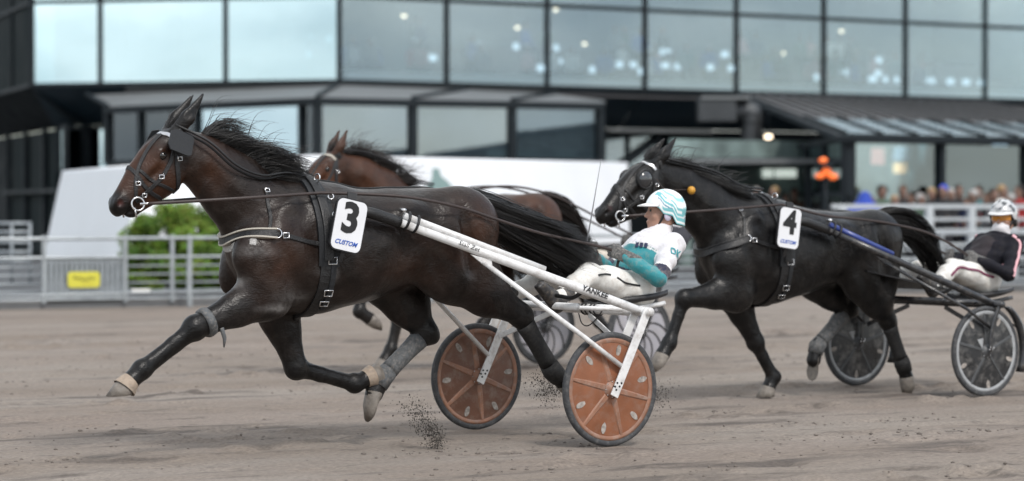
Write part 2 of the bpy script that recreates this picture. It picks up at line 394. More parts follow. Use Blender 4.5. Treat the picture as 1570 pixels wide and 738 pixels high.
def build_track():
    xs = grid_axis(-8, 11, .050, 600); ys = np.concatenate([np.arange(-30, 7, 3.0), 8.5 + 28.0 * (np.linspace(0, 1, 560) ** 1.5), np.array([38, 41, 46, 55, 70, 100, 160, 300, 600, 1200])]); X, Y = np.meshgrid(xs, ys, indexing='ij')
    Z = track_height(X, Y); fade = np.clip((34.5 - (Y - .5 * X) ) / 2, 0, 1) * np.clip((Y - 5) / 3, 0, 1); Z = Z * fade - .004 * (1 - fade)
    n, m = X.shape; V = np.stack([X, Y, Z], -1).reshape(-1, 3); i = np.arange(n * m).reshape(n, m); Q = np.stack([i[:-1, :-1], i[1:, :-1], i[1:, 1:], i[:-1, 1:]], -1).reshape(-1, 4)
    me = bpy.data.meshes.new('track'); me.vertices.add(len(V)); me.vertices.foreach_set('co', V.astype(np.float32).ravel()); me.loops.add(Q.size); me.loops.foreach_set('vertex_index', Q.astype(np.int32).ravel()); me.polygons.add(len(Q))
    me.polygons.foreach_set('loop_start', np.arange(0, Q.size, 4, dtype=np.int32)); me.polygons.foreach_set('loop_total', np.full(len(Q), 4, np.int32)); me.polygons.foreach_set('use_smooth', np.ones(len(Q), bool)); me.update(calc_edges=True)
    m_ = bpy.data.materials.new('track_sand'); m_.use_nodes = True; nt = m_.node_tree; b = nt.nodes['Principled BSDF']; lk = nt.links.new; N = nt.nodes.new
    tc = N('ShaderNodeTexCoord'); rot = N('ShaderNodeMapping'); rot.vector_type = 'TEXTURE'; rot.inputs['Rotation'].default_value = (0, 0, TRK); lk(tc.outputs['Object'], rot.inputs[0])
    def noise(scale, sx, sy, det=6, ro=.6):
        mp = N('ShaderNodeMapping'); mp.inputs['Scale'].default_value = (sx, sy, 1); lk(rot.outputs[0], mp.inputs[0]); n_ = N('ShaderNodeTexNoise'); n_.inputs['Scale'].default_value = scale; n_.inputs['Detail'].default_value = det; n_.inputs['Roughness'].default_value = ro; lk(mp.outputs[0], n_.inputs['Vector']); return n_.outputs[0]
    def ramp(src, stops):
        r = N('ShaderNodeValToRGB'); e = r.color_ramp.elements; e[0].position, e[0].color = stops[0][0], (*stops[0][1], 1); e[1].position, e[1].color = stops[-1][0], (*stops[-1][1], 1)
        for p, c in stops[1:-1]: q = e.new(p); q.color = (*c, 1)
        lk(src, r.inputs[0]); return r.outputs[0]
    def mix(f, a, bb, mode='MIX'):
        x = N('ShaderNodeMix'); x.data_type = 'RGBA'; x.blend_type = mode
        if isinstance(f, float): x.inputs[0].default_value = f
        else: lk(f, x.inputs[0])
        for s, v in ((6, a), (7, bb)):
            if isinstance(v, tuple): x.inputs[s].default_value = (*v, 1)
            else: lk(v, x.inputs[s])
        return x.outputs[2]
    base = ramp(noise(.8, .14, .8, 5), [(.30, (.180, .146, .118)), (.5, (.224, .190, .162)), (.70, (.270, .242, .214))])
    pink = ramp(noise(.35, .3, 1, 3), [(.45, (0, 0, 0)), (.65, (.35, .35, .35))]); base = mix(pink, base, (.225, .182, .160))
    dk = ramp(noise(1.15, .30, 1.5, 9, .66), [(.545, (0, 0, 0)), (.64, (.9, .9, .9))]); base = mix(dk, base, (.098, .083, .074))
    cl = ramp(noise(6, .45, 1.1, 7, .7), [(.57, (0, 0, 0)), (.67, (.85, .85, .85))]); base = mix(cl, base, (.105, .090, .080))
    sp = ramp(noise(55, .6, 1, 3, .6), [(.35, (.80, .80, .80)), (.65, (1.16, 1.16, 1.16))]); base = mix(1.0, base, sp, 'MULTIPLY')
    lk(base, b.inputs['Base Color']); b.inputs['Roughness'].default_value = .9; b.inputs['Specular IOR Level'].default_value = .2
    bp = N('ShaderNodeBump'); bp.inputs['Strength'].default_value = .55; bp.inputs['Distance'].default_value = .02; lk(noise(38, .5, 1, 7, .7), bp.inputs['Height']); lk(bp.outputs[0], b.inputs['Normal'])
    me.materials.append(m_); o = bpy.data.objects.new('track', me); col.objects.link(o); tag(o, 'grey brown harrowed sand of the racing track', kind='structure'); return o
build_track()
FEN = Rig(-7.1, 36.4, R(27))                # boundary fence along the far edge of the track
def wpx(rig, px, y=0.0):
    """distance along a rig's x' axis where a picture column crosses it"""
    k = (px - 785) / FPX; c, s = math.cos(rig.a), math.sin(rig.a); ox = rig.o.x - y * s; oy = rig.o.y + y * c
    return (k * oy - ox) / (c - k * s)
M_asph = mat('asphalt', (.075, .080, .086), .85, noise=.25, nscale=3, bump=.3, bscale=60)
M_galv = mat('galvanised', (.36, .39, .41), .38, metal=.55, noise=.14, nscale=6)
M_galv2 = mat('galvanised_slat', (.30, .33, .35), .45, metal=.4, noise=.14, nscale=8)
M_conc = mat('concrete', (.30, .30, .295), .85, noise=.12, nscale=4, bump=.2, bscale=30)
M_kerb = mat('kerb_concrete', (.20, .205, .21), .85, noise=.15, nscale=3, bump=.2, bscale=30)
g = Geo(); c_, s_ = math.cos(FEN.a), math.sin(FEN.a)
g.add([(-120, .35, .012), (160, .35, .012), (160, 160, .012), (-120, 160, .012)], [(0, 1, 2, 3)]); single('apron', g, M_asph, 'grey asphalt apron behind the fence', None, FEN, kind='structure')
g = Geo().box((20, .2, .05), (280, .26, .13), None, .02); single('kerb', g, M_kerb, 'low concrete kerb under the fence', None, FEN, kind='structure')

# ------------------------------------------------------------------ fence along the track
FT = Thing('fence', 'galvanised rail fence standing on the low kerb along the track', 'fence', FEN, (0, 0, 0))
W0, W1 = -3.0, 22.0
def rail(z, r, y=0.0, a=W0, b=W1, name='rail', m=M_galv): FT.part(name, Geo().tube([(a + (b - a) * i / 6, y, z) for i in range(7)], r, 10), m)
rail(.985, .026, name='top_rail'); rail(.715, .022)
wa, wb = wpx(FEN, 67), wpx(FEN, 192)
for z in (.59, .47, .35, .235):
    rail(z, .014, a=W0, b=wa); rail(z, .014, a=wb, b=W1)
rail(.125, .014)
FT.part('low_rail', Geo().tube([(W0, -.30, .16), (wb, -.30, .215), (W1, -.30, .215)], .014, 8), M_galv)
for w in [wa, wb] + [wpx(FEN, p) for p in (-20, 264, 291, 420, 448)] + [wpx(FEN, 291) + 1.9 * i for i in range(1, 9)]:
    FT.part('post', Geo().box((w, 0, .55), (.055, .05, .96), None, .008), M_galv)
for w in [wpx(FEN, 280), wpx(FEN, 280) + 3.8, wpx(FEN, 280) + 7.6]: FT.part('stay_post', Geo().box((w, -.28, .37), (.07, .06, .74), None, .008), M_galv)
n = 16
for i in range(n): w = wa + (wb - wa) * (i + .5) / n; FT.part('slat', Geo().box((w, .012, .41), (.050, .02, .60)), M_galv2)
for z in (.155, .665): FT.part('slat_rail', Geo().box(((wa + wb) / 2, .035, z), (wb - wa, .03, .04)), M_galv2)
FT.part('name_plate', Geo().box((wpx(FEN, 215), -.03, .235), (.28, .012, .055), None, .004), mat('plate_pale', (.7, .7, .68), .5))
SG = Thing('sign', 'small yellow sign with dark script on the slatted fence gate', 'sign', FEN, (wpx(FEN, 128), -.03, .40)); wc = wpx(FEN, 128, -.03)
def rrect(c, w, h, r, rt, up, n):
    out = []
    for (sx, sy, a0) in ((1, 1, 0), (-1, 1, 90), (-1, -1, 180), (1, -1, 270)):
        for q in range(5): a = R(a0 + 22.5 * q); out.append(Vector(c) + rt * (sx * (w / 2 - r) + r * math.cos(a)) + up * (sy * (h / 2 - r) + r * math.sin(a)))
    return out
SG.part('panel', Geo().poly(rrect((wc, -.045, .405), .47, .225, .05, Vector((1, 0, 0)), Vector((0, 0, 1)), 0), .012, (0, -1, 0)), mat('sign_yellow', (.60, .56, .06), .4))
sc = Geo(); pts = []
for i in range(40): t = i / 39; pts.append((wc - .15 + .31 * t, -.0475, .415 + .022 * math.sin(t * 26) * (1.4 if t < .15 else .75) + .012 * math.sin(t * 9)))
sc.tube(pts, .0065, 5); SG.part('script', sc, M_ink if 'black_ink' in MATS else mat('black_ink', (.01, .01, .012), .5))
SG.part('underline', Geo().box((wc + .05, -.047, .352), (.16, .004, .010)), mat('sign_ochre', (.5, .4, .04), .5))

# ------------------------------------------------------------------ grandstand building
M_frame = mat('dark_frame', (.016, .021, .025), .6, noise=.1, nscale=3, spec=.15)
M_panel = mat('navy_panel', (.014, .026, .036), .45, noise=.15, nscale=1.5)
M_panel2 = mat('black_panel', (.006, .009, .011), .7, noise=.2, nscale=2, spec=.1)
M_soff = mat('grey_cladding', (.15, .16, .165), .6, noise=.12, nscale=1.5)
M_int = mat('interior_wall', (.17, .19, .21), .8, noise=.1, nscale=1)
M_floor = mat('interior_floor', (.16, .15, .15), .7)
M_roofm = mat('brown_metal_roof', (.105, .10, .10), .5, metal=.3, noise=.12, nscale=2)
M_roofg = mat('pale_roof_panel', (.17, .22, .24), .25, noise=.08, nscale=2)
M_lamp = mat('warm_lamp', (1, .8, .5), .5, emit=(1, .82, .6), estr=2.5)
M_screen = mat('blue_screen', (.1, .1, .1), .3, emit=(.72, .88, 1), estr=.9)
M_white_i = mat('white_counter', (.75, .76, .78), .5)
G_left = glass_mat('mirror_glass', (.72, .91, .99), .60, see=(.5, .6, .62))
G_right = glass_mat('gallery_glass', (.80, .93, .98), .20, see=(.80, .86, .88))
G_pav = glass_mat('pavilion_glass', (.80, .93, 1.0), .14, see=(.92, .95, .96))
G_ceil = glass_mat('clear_ceiling_glass', (.9, .95, 1.0), .08, see=(.85, .88, .9))  # for the added gallery ceiling that lets daylight through
G_dark = glass_mat('dark_glass', (.85, .95, 1.0), .10, see=(.35, .40, .42))
ZB, ZT, ZR = 4.73, 6.96, 9.6
FA = Rig(-4.5, 68, math.atan2(12.4, 20.3)); FB = Rig(-12.93, 70.3, math.atan2(-2.3, 8.43)); FC = Rig(-17.2, 82.0, math.atan2(-11.7, 4.27)); LB = math.hypot(8.43, 2.3); LC = math.hypot(4.27, 11.7)
GS = Thing('grandstand', 'dark grandstand building with a long band of mirrored windows above', 'building', WORLD, (0, 72, 0))
def wpart(rig, name, geo, m, parent=None):
    me = geo.mesh(); me.transform(Matrix.Translation(rig.o) @ Matrix.Rotation(rig.a, 4, 'Z')); return GS.part(name, me, m, parent)
def window_band(rig, ws, zs, glass, parent_name='window', mw=.10, depth=.12):
    for i in range(len(ws) - 1):
        for j in range(len(zs) - 1):
            gp = glass[i] if isinstance(glass, list) else glass
            wpart(rig, 'pane', Geo().box(((ws[i] + ws[i + 1]) / 2, 0.02, (zs[j] + zs[j + 1]) / 2), (ws[i + 1] - ws[i] - mw, .02, zs[j + 1] - zs[j] - mw)), gp)
    for w in ws: wpart(rig, 'mullion', Geo().box((w, 0, (zs[0] + zs[-1]) / 2), (mw, depth, zs[-1] - zs[0])), M_frame)
    for z in zs: wpart(rig, 'transom', Geo().box(((ws[0] + ws[-1]) / 2, -.003, z), (ws[-1] - ws[0], depth + .012, mw)), M_frame)
wsR = [0] + [wpx(FA, p) for p in (685, 839, 989, 1129, 1263, 1388, 1510, 1622, 1725)]
window_band(FA, wsR, [ZB, ZT, ZR], G_right)
wsL = [0] + [wpx(FB, p) for p in (154, 346)] + [LB]
window_band(FB, wsL, [ZB, ZT, ZR], G_left)
M_smoke = mat('smoked_pane', (.012, .018, .019), .7, spec=.06, noise=.3, nscale=.6)
window_band(FC, [LC - 3.2 * i for i in (6, 5, 4, 3, 2, 1, 0)], [ZB, ZT, ZR], M_smoke)
wE = wsR[-1]
# gallery inside the upper windows
wpart(FA, 'gallery_floor', Geo().box((wE / 2, 4.5, ZB - .12), (wE, 8.8, .2)), M_floor); wpart(FA, 'gallery_back', Geo().box((wE / 2 + 4, 9.0, 7.1), (wE + 9, .2, 5)), M_int); wpart(FA, 'gallery_end', Geo().box((wE - .2, 4.5, 7.1), (.2, 8.8, 5)), M_int)
wpart(FA, 'added_clear_ceiling', Geo().box((wE / 2, 4.5, 8.6), (wE, 8.8, .04)), G_ceil); wpart(FA, 'counter', Geo().box((wE / 2, .34, ZB + .18), (wE - .6, .5, .22)), M_white_i)  # unseen clear ceiling, added so daylight brightens the gallery
for k in range(3): wpart(FA, 'tier', Geo().box((wE / 2, 3.6 + 2 * k, ZB + .14 + .3 * k), (wE, 2.0, .32 + .6 * k)), M_floor)
wpart(FB, 'gallery_floor', Geo().box((LB / 2, 3.2, ZB - .12), (LB, 6, .2)), M_floor); wpart(FB, 'gallery_back', Geo().box((LB / 2, 6, 7.1), (LB, .2, 5)), M_int)
wpart(FC, 'gallery_back', Geo().box((LC - 5, 2.5, 6.6), (10, .2, 4.5)), M_panel2)
# sloping dark fascia under the windows, wall below
def fascia(rig, ws, m=M_panel, z1=3.68, dep=1.3):
    for a, b in zip(ws[:-1], ws[1:]):
        wpart(rig, 'fascia_panel', Geo().poly([(a + .03, -.03, ZB - .06), (a + .03, dep, z1), (b - .03, dep, z1), (b - .03, -.03, ZB - .06)], .06, (0, -1, -.6)), m)
fascia(FA, [wpx(FA, 835), wpx(FA, 989), wpx(FA, 1135), wpx(FA, 1300), wpx(FA, 1500), wE]); fascia(FB, [0, wpx(FB, 190)]); fascia(FB, [wpx(FB, 190), LB], M_soff); fascia(FA, [0, wpx(FA, 685), wpx(FA, 835)], M_soff); fascia(FC, [LC - 28, LC - 9.6, LC - 4.5, LC], M_panel2)
wpart(FA, 'wall', Geo().box((wE / 2, 1.6, 1.84), (wE, .3, 3.66)), M_panel2); wpart(FB, 'wall', Geo().box((LB / 2, 1.6, 1.84), (LB, .3, 3.66)), M_panel2)
wpart(FA, 'ledge', Geo().box(((wpx(FA, 925, 1.1) + wpx(FA, 1086, 1.1)) / 2, 1.1, 3.62), (wpx(FA, 1086) - wpx(FA, 925), .5, .08)), M_soff)
window_band(Rig(*FB.w((0, 1.2, 0))[:2], FB.a), [wpx(FB, 90, 1.2), wpx(FB, 168, 1.2)], [2.42, 3.62], G_left)
wl = Rig(*FA.w((0, 1.35, 0))[:2], FA.a)
window_band(wl, [wpx(wl, p) for p in (925, 962, 1010)], [2.3, 3.55], G_pav)
wpart(wl, 'stair_stringer', Geo().bar((wpx(wl, 930), -.15, 2.35), (wpx(wl, 1012), -.15, 3.5), .16, .08), M_frame)
window_band(wl, [wpx(wl, p) for p in (1060, 1074, 1100)], [2.0, 3.4], G_dark)
# left, receding ground floor glazing
for w in [LC - 3.2 * i for i in range(4)]: wpart(FC, 'column', Geo().box((w, .9, 1.85), (.14, .14, 3.7)), M_frame)
for i in range(3): wpart(FC, 'pane', Geo().box((LC - 3.2 * i - 1.6, 1.0, 1.85), (3.0, .02, 3.5)), M_smoke)
wpart(FC, 'ground_floor_wall', Geo().box((LC - 14, 1.5, 1.84), (28, .2, 3.66)), M_panel2)
wpart(FC, 'ground_floor_back', Geo().box((LC - 5, 3.4, 1.84), (10.4, .2, 3.6)), mat('brown_interior', (.045, .036, .028), .8, noise=.5, nscale=1.2)); wpart(FC, 'sill_beam', Geo().box((LC - 5, .85, 1.9), (10, .2, .10)), M_frame)
[wpart(FA, 'roof_beam', Geo().box((wE * i / 8, 4.5, ZR + .05), (.25, 9.2, .3)), M_frame) for i in range(9)]; wpart(FB, 'roof', Geo().box((LB / 2, 4, ZR + .18), (LB + 2, 9, .3)), M_frame)  # gallery roof left open between its beams to let daylight in

# faceted pavilion in front of the corner
def pix(px, y, Y): return Vector(((px - 785) * Y / FPX, Y, EYE + (320 - y) * Y / FPX))
PV = [Vector((-10.5, 67.8, 0)), Vector((-4.62, 62, 0)), Vector((-2.395, 63.1, 0)), Vector((0, 64.1, 0)), Vector((2.205, 65.3, 0))]
PT_ = Thing('pavilion', 'low faceted glass pavilion with metal roof under the grandstand corner', 'building', WORLD, (-3, 64, 0)); z0, z1 = 2.62, 3.93
apexA = Vector((-4.5, 67.9, 4.62)); tops = [Vector((-11.4, 69.9, 4.45)), apexA, Vector((-1.2, 70.0, 4.6)), Vector((1.2, 71.4, 4.55)), Vector((2.6, 72.4, 4.4))]
for i in range(4):
    a, b = PV[i], PV[i + 1]; d = (b - a); L = d.length; rg = Rig(a.x, a.y, math.atan2(d.y, d.x)); X4 = Matrix.Translation(rg.o) @ Matrix.Rotation(rg.a, 4, 'Z')
    def pp(name, geo, m): me = geo.mesh(); me.transform(X4); return PT_.part(name, me, m)
    cols = [0, .36 * L, .58 * L, L] if i == 0 else [0, L]
    if i == 0: cols = [0, .17 * L, .45 * L, .93 * L, L]
    for c0, c1 in zip(cols[:-1], cols[1:]): pp('pane', Geo().box(((c0 + c1) / 2, .03, (z0 + z1) / 2), (c1 - c0 - .1, .02, z1 - z0 - .06)), G_left if (i == 0 and c0 > .3 * L and c1 < .95 * L) else (G_dark if i == 0 else G_pav))
    for c in cols[:-1] + ([L] if i == 3 else []): pp('post', Geo().box((c, 0, (z0 + z1) / 2), (.19 if c in (0, L) else .1, .16, z1 - z0)), M_frame)
    pp('head_beam', Geo().box((L / 2, 0, z1 + .03), (L + .1, .26, .17)), M_frame); pp('sill', Geo().box((L / 2, 0, z0 - .03), (L + .1, .22, .11)), M_frame)
    pp('base_wall', Geo().box((L / 2, .1, z0 / 2), (L, .2, z0)), M_soff); pp('blind', Geo().box((L / 2, .16 if i else 1.5, (z0 + z1) / 2), (L * .985, .04, z1 - z0)), mat('grey_blind', (.21, .265, .30), .9, noise=.15, nscale=.8))
    A, B, C, D = a + Vector((0, 0, z1 + .12)), b + Vector((0, 0, z1 + .12)), tops[i + 1], tops[i]
    nrm = (B - A).cross(D - A).normalized(); PT_.part('roof_panel', Geo().poly([A, B, C, D], .08, nrm), M_soff)
    PT_.part('roof_rib', Geo().bar(A + nrm * .03, D + nrm * .03, .10, .10, nrm), M_frame)

# ------------------------------------------------------------------ glass wing on the right
M_wfr = M_frame
W_A = Vector((6.96, 54.0, 0)); W_D = Vector((6.6, 73.5, 0)); wd = Vector((math.cos(R(35)), math.sin(R(35)), 0)); WL = 9.5; ze, zr_ = 2.86, 4.62
WG = Thing('glass_wing', 'single storey glass wing with sloping two-tone metal roof', 'building', WORLD, W_A)
rgw = Rig(W_A.x, W_A.y, R(35)); Xw = Matrix.Translation(rgw.o) @ Matrix.Rotation(rgw.a, 4, 'Z')
def wp(name, geo, m, parent=None): me = geo.mesh(); me.transform(Xw); return WG.part(name, me, m, parent)
cols = [0.0] + [wpx(rgw, 1442), wpx(rgw, 1572), wpx(rgw, 1690), WL]
for a, b in zip(cols[:-1], cols[1:]): wp('pane', Geo().box(((a + b) / 2, .03, 1.47), (b - a - .12, .02, 2.6)), glass_mat('wing_glass', (.80, .95, 1.0), .20, see=(.92, .95, .95)))
for c in cols: wp('post', Geo().box((c, 0, 1.42), (.26 if c == 0 else .13, .18, 2.8)), M_wfr)
wp('gutter', Geo().box((WL / 2, -.08, ze + .02), (WL + .3, .32, .16)), M_wfr); wp('sill', Geo().box((WL / 2, 0, .12), (WL, .2, .2)), M_wfr)
def Rp(s, t):     # point on the roof plane: s along the eaves, t up the slope
    e = W_A + wd * s + Vector((0, 0, ze + .1)); k = W_D + wd * s + Vector((0, 0, zr_)); return e.lerp(k, t)
N_r = (Rp(1, 0) - Rp(0, 0)).cross(Rp(0, 1) - Rp(0, 0)).normalized(); s_i = -.1; 
while s_i < WL:
    e_i = min(s_i + .98, WL)
    WG.part('roof_glass_panel', Geo().poly([Rp(s_i, -.01), Rp(e_i, -.01), Rp(e_i, .33), Rp(s_i, .33)], .05, N_r), M_roofg)
    WG.part('roof_bar', Geo().bar(Rp(s_i, -.01) + N_r * .03, Rp(s_i, .33) + N_r * .03, .07, .06, N_r), M_wfr); s_i = e_i + .02
s_i = -.1
while s_i < WL:
    e_i = min(s_i + .44, WL); WG.part('roof_sheet', Geo().poly([Rp(s_i, .335), Rp(e_i, .335), Rp(e_i, 1), Rp(s_i, 1)], .05, N_r), M_roofm)
    WG.part('seam', Geo().bar(Rp(s_i, .335) + N_r * .035, Rp(s_i, 1) + N_r * .035, .05, .07, N_r), M_roofm); s_i = e_i + .01
WG.part('verge', Geo().bar(Rp(-.15, -.02) + Vector((0, 0, -.08)), Rp(-.15, 1.0) + Vector((0, 0, -.08)), .12, .34, N_r), M_wfr)
side = Rig(W_A.x, W_A.y, math.atan2(W_D.y - W_A.y, W_D.x - W_A.x)); Xs = Matrix.Translation(side.o) @ Matrix.Rotation(side.a, 4, 'Z')
def wsp(name, geo, m): me = geo.mesh(); me.transform(Xs); return WG.part(name, me, m)
for c0, c1 in ((.4, 3.5), (3.5, 6.5), (6.5, 10), (10, 14)): wsp('pane', Geo().box(((c0 + c1) / 2, .0, 2.28), (c1 - c0 - .25, .02, 1.05)), G_dark)
for c in (.2, 3.5, 6.5, 10, 14): wsp('post', Geo().box((c, 0, 1.42), (.2, .16, 2.8)), M_wfr)
wsp('beam', Geo().box((7, 0, 2.88), (14.4, .14, .14)), M_wfr); wsp('beam', Geo().box((7, 0, 1.72), (14.4, .14, .10)), M_wfr)
wp('bar_front', Geo().box((WL / 2, .9, .66), (WL - .4, .3, 1.1)), M_panel2); wp('back_wall', Geo().box((WL / 2 + .5, 6.5, 1.5), (WL, .15, 3)), mat('wing_interior', (.20, .27, .26), .8, noise=.6, nscale=.9)); wp('floor', Geo().box((WL / 2, 3.2, .06), (WL, 6, .1)), M_floor)

# ------------------------------------------------------------------ white hoarding, shrub
M_hoard = mat('white_vinyl', (.84, .86, .89), .55, noise=.03, nscale=1)
hv = [(pix(95, 265, 51), pix(66, 396, 50.5)), (pix(206, 256, 46.5), pix(196, 396, 46.2)), (pix(480, 241, 47.5), pix(478, 396, 47.2)), (pix(962, 252, 56), pix(966, 372, 55.7))]
def flat_bottom(a, b, c, px, y):       # the point on the plane a b c seen at that picture place
    n_ = (b - a).cross(c - a); d = Vector(((px - 785) / FPX, 1, (320 - y) / FPX)); o = Vector((0, 0, EYE)); return o + d * ((a - o).dot(n_) / d.dot(n_))
hv[0] = (hv[0][0], flat_bottom(hv[0][0], hv[1][0], hv[1][1], 66, 396)); hv[2] = (hv[2][0], flat_bottom(hv[1][0], hv[2][0], hv[1][1], 478, 396)); hv[3] = (hv[3][0], flat_bottom(hv[2][0], hv[3][0], hv[2][1], 966, 372))
HT = Thing('hoarding', 'long white vinyl clad hoarding with slanted end behind the fence', 'hoarding', WORLD, (-3, 48, 0))
for i in range(3):
    (a, ab), (b, bb) = hv[i], hv[i + 1]; nn = (b - a).cross(ab - a).normalized(); nn = nn if nn.y < 0 else -nn
    HT.part('panel', Geo().poly([a, b, bb, ab], .35, nn), M_hoard); HT.part('plinth', Geo().poly([Vector((ab.x, ab.y + .3, ab.z)), Vector((bb.x, bb.y + .3, bb.z)), Vector((bb.x, bb.y + .3, 0)), Vector((ab.x, ab.y + .3, 0))], .2, nn), M_panel2)
    HT.part('cap_rail', Geo().tube([a + Vector((0, .15, .01)), b + Vector((0, .15, .01))], .03, 8), M_hoard)
p0, p1 = hv[2][0], hv[3][0]
hn = (hv[3][0] - hv[2][0]).cross(hv[2][1] - hv[2][0]).normalized(); hn = hn if hn.y < 0 else -hn
def on_h(px, y): return flat_bottom(hv[2][0], hv[3][0], hv[2][1], px, y) + hn * .02
em = [on_h(q[0] + 17, q[1]) for q in ((646, 258), (655, 259), (658, 270), (668, 278), (681, 293), (684, 306), (640, 306), (637, 285), (645, 274))]
HT.part('emblem', Geo().poly(em, .012, hn), mat('grey_green_print', (.22, .32, .31), .6))
M_leaf = mat('shrub_leaf', (.115, .200, .030), .55, attr='Col', noise=.25, nscale=3, spec=.3)
def make_shrub(name, label, c, rx, ry, h, n, leaf, cols, stems=7):
    T = Thing(name, label, 'shrub', WORLD, c); c = Vector(c); vs = []; fs = []; C = []; cl = []
    for _ in range(90): a = random.uniform(0, 6.28); q = random.random() ** .4; z = random.uniform(.12, 1); w = math.sqrt(max(.08, 1 - (z - .42) ** 2 * 2.4)); cl.append((Vector((rx * q * w * math.cos(a), ry * q * w * math.sin(a), h * z * (1 - .12 * random.random()))), random.uniform(.14, .26), random.random()))
    for _ in range(n):
        cc, r, t = random.choice(cl); d = Vector((random.gauss(0, 1), random.gauss(0, 1), random.gauss(0, .8))); p = c + cc + d.normalized() * r * random.random() ** .5
        if p.z < .05: continue
        u = Vector((random.gauss(0, 1), random.gauss(0, 1), random.gauss(0, 1))).normalized(); v = u.orthogonal().normalized(); s = leaf * random.uniform(.6, 1.3); i = len(vs)
        vs += [p - u * s, p + v * s * .45, p + u * s, p - v * s * .45]; fs.append((i, i + 1, i + 2, i + 3)); k = cols[int(t * len(cols)) % len(cols)]; k = [x * random.uniform(.75, 1.25) for x in k]; C += [k] * 4
    me = mesh_of(vs, fs); paint(me, np.array(C)); T.part('foliage', me, M_leaf); bk = mat('bark', (.06, .045, .032), .9, noise=.3, nscale=20)
    for k in range(stems):
        a = 6.28 * k / stems; T.part('stem', Geo().tube(spline([c + Vector((.04 * math.cos(a), .04 * math.sin(a), -.02)), c + Vector((rx * .25 * math.cos(a), ry * .25 * math.sin(a), h * .35)), c + Vector((rx * .5 * math.cos(a), ry * .5 * math.sin(a), h * .75))], 4), [.025, .024, .022, .02, .018, .015, .012, .009, .006], 6), bk)
    return T
sc_ = pix(290, 392, 43.2); make_shrub('shrub', 'bright green leafy shrub growing between the fence and the white hoarding', (sc_.x, 43.2, 0), 1.12, .8, 1.40, 46000, .040, [(.10, .18, .022), (.13, .21, .028), (.07, .13, .018), (.15, .23, .036)])

# ------------------------------------------------------------------ duct, canopy and stalls under the grandstand
du = Thing('ventilation_duct', 'grey metal ventilation duct with an elbow beside the glass wing', 'duct', WORLD, (pix(1150, 250, 66).x, 66, 0)); M_duct = mat('duct_metal', (.055, .06, .065), .5, metal=.4, noise=.15, nscale=3)
e0, e1, e2, e3 = pix(1108, 172, 66), pix(1140, 170, 66), pix(1152, 186, 66), pix(1152, 320, 66); du.part('pipe', Geo().tube(spline([e0, e0.lerp(e1, .6), e1.lerp(e2, .5) + Vector((.08, 0, .08)), e2, e2.lerp(e3, .3), Vector((e3.x, 66, .02))], 6), .27, 16), M_duct)
du.part('fan_box', Geo().box(pix(1104, 172, 66) + Vector((-.1, 0, .05)), (.95, .9, .62), None, .03), M_duct); du.part('fan_lid', Geo().box(pix(1110, 155, 66) + Vector((0, 0, .06)), (1.25, 1.0, .08), None, .01), M_soff)
for k in range(5): q = e2.lerp(Vector((e3.x, 66, .4)), k / 5); du.part('collar', Geo().lathe([(.27, .03), (.295, .03), (.295, -.03), (.27, -.03)], q, (0, 0, 1), 20), M_duct)
ca = Thing('canopy', 'flat dark canopy on posts under the grandstand', 'canopy', WORLD, (pix(1150, 248, 60).x, 60, 0))
c0, c1 = pix(1040, 249, 60), pix(1255, 249, 60); ca.part('roof', Geo().box((c0 + c1) / 2, (c1.x - c0.x, 2.4, .16), None, .02), M_frame); ca.part('edge', Geo().box((c0 + c1) / 2 + Vector((0, -1.225, .0)), (c1.x - c0.x, .04, .10)), M_soff)
for q in (1062, 1232): p = pix(q, 249, 60); ca.part('post', Geo().box((p.x, 59, (p.z - .08) / 2), (.16, .16, p.z - .08)), M_frame)
lb = Thing('light_box', 'row of three lit white menu panels under the canopy', 'light box', WORLD, (pix(1194, 275, 61).x, 61, pix(0, 275, 61).z))
for q in (1177, 1196, 1213): p = pix(q, 266, 61); lb.part('lit_panel', Geo().box(p, (.25, .05, .20), None, .01), mat('lit_panel', (.8, .85, .8), .5, emit=(.75, .85, .78), estr=.45))
lb.part('bracket', Geo().box(pix(1195, 258, 61), (.9, .06, .03)), M_frame)
bn = Thing('banner', 'dark blue banner with a magenta stripe under the canopy', 'banner', WORLD, pix(1133, 300, 61.2)); bn.part('cloth', Geo().box(pix(1133, 286, 61.2), (.62, .03, .62)), mat('navy_cloth', (.012, .018, .07), .7)); bn.part('stripe', Geo().box(pix(1128, 267, 61.15), (.70, .03, .12)), mat('magenta_cloth', (.12, .008, .04), .7)); bn.part('label_patch', Geo().box(pix(1133, 292, 61.1), (.5, .02, .12)), mat('grey_blue_cloth', (.10, .13, .2), .7))
hl = Thing('heat_lamp', 'glowing orange heat lamp standing before the wing corner', 'lamp', WORLD, (pix(1266, 0, 53.2).x, 53.2, 0)); [hl.part('glow', Geo().ball(pix(qx, qy, 53.2), (.10, .08, qr), 12), mat('orange_glow', (.8, .2, .05), .5, emit=(1, .16, .03), estr=.5)) for qx, qy, qr in ((1257, 270, .06), (1267, 264, .09), (1277, 271, .07))]; hl.part('glow', Geo().ball(pix(1262, 246, 53.2), (.09, .09, .06), 10), mat('orange_glow', (.8, .2, .05), .5)); hl.part('hood', Geo().lathe([(.02, .05), (.17, .0), (.18, -.02)], pix(1266, 254, 53.2), (0, 0, 1), 20), M_frame); hl.part('pole', Geo().tube([pix(1266, 278, 53.2), (pix(1266, 0, 53.2).x, 53.2, 0.02)], .03, 8), M_frame)
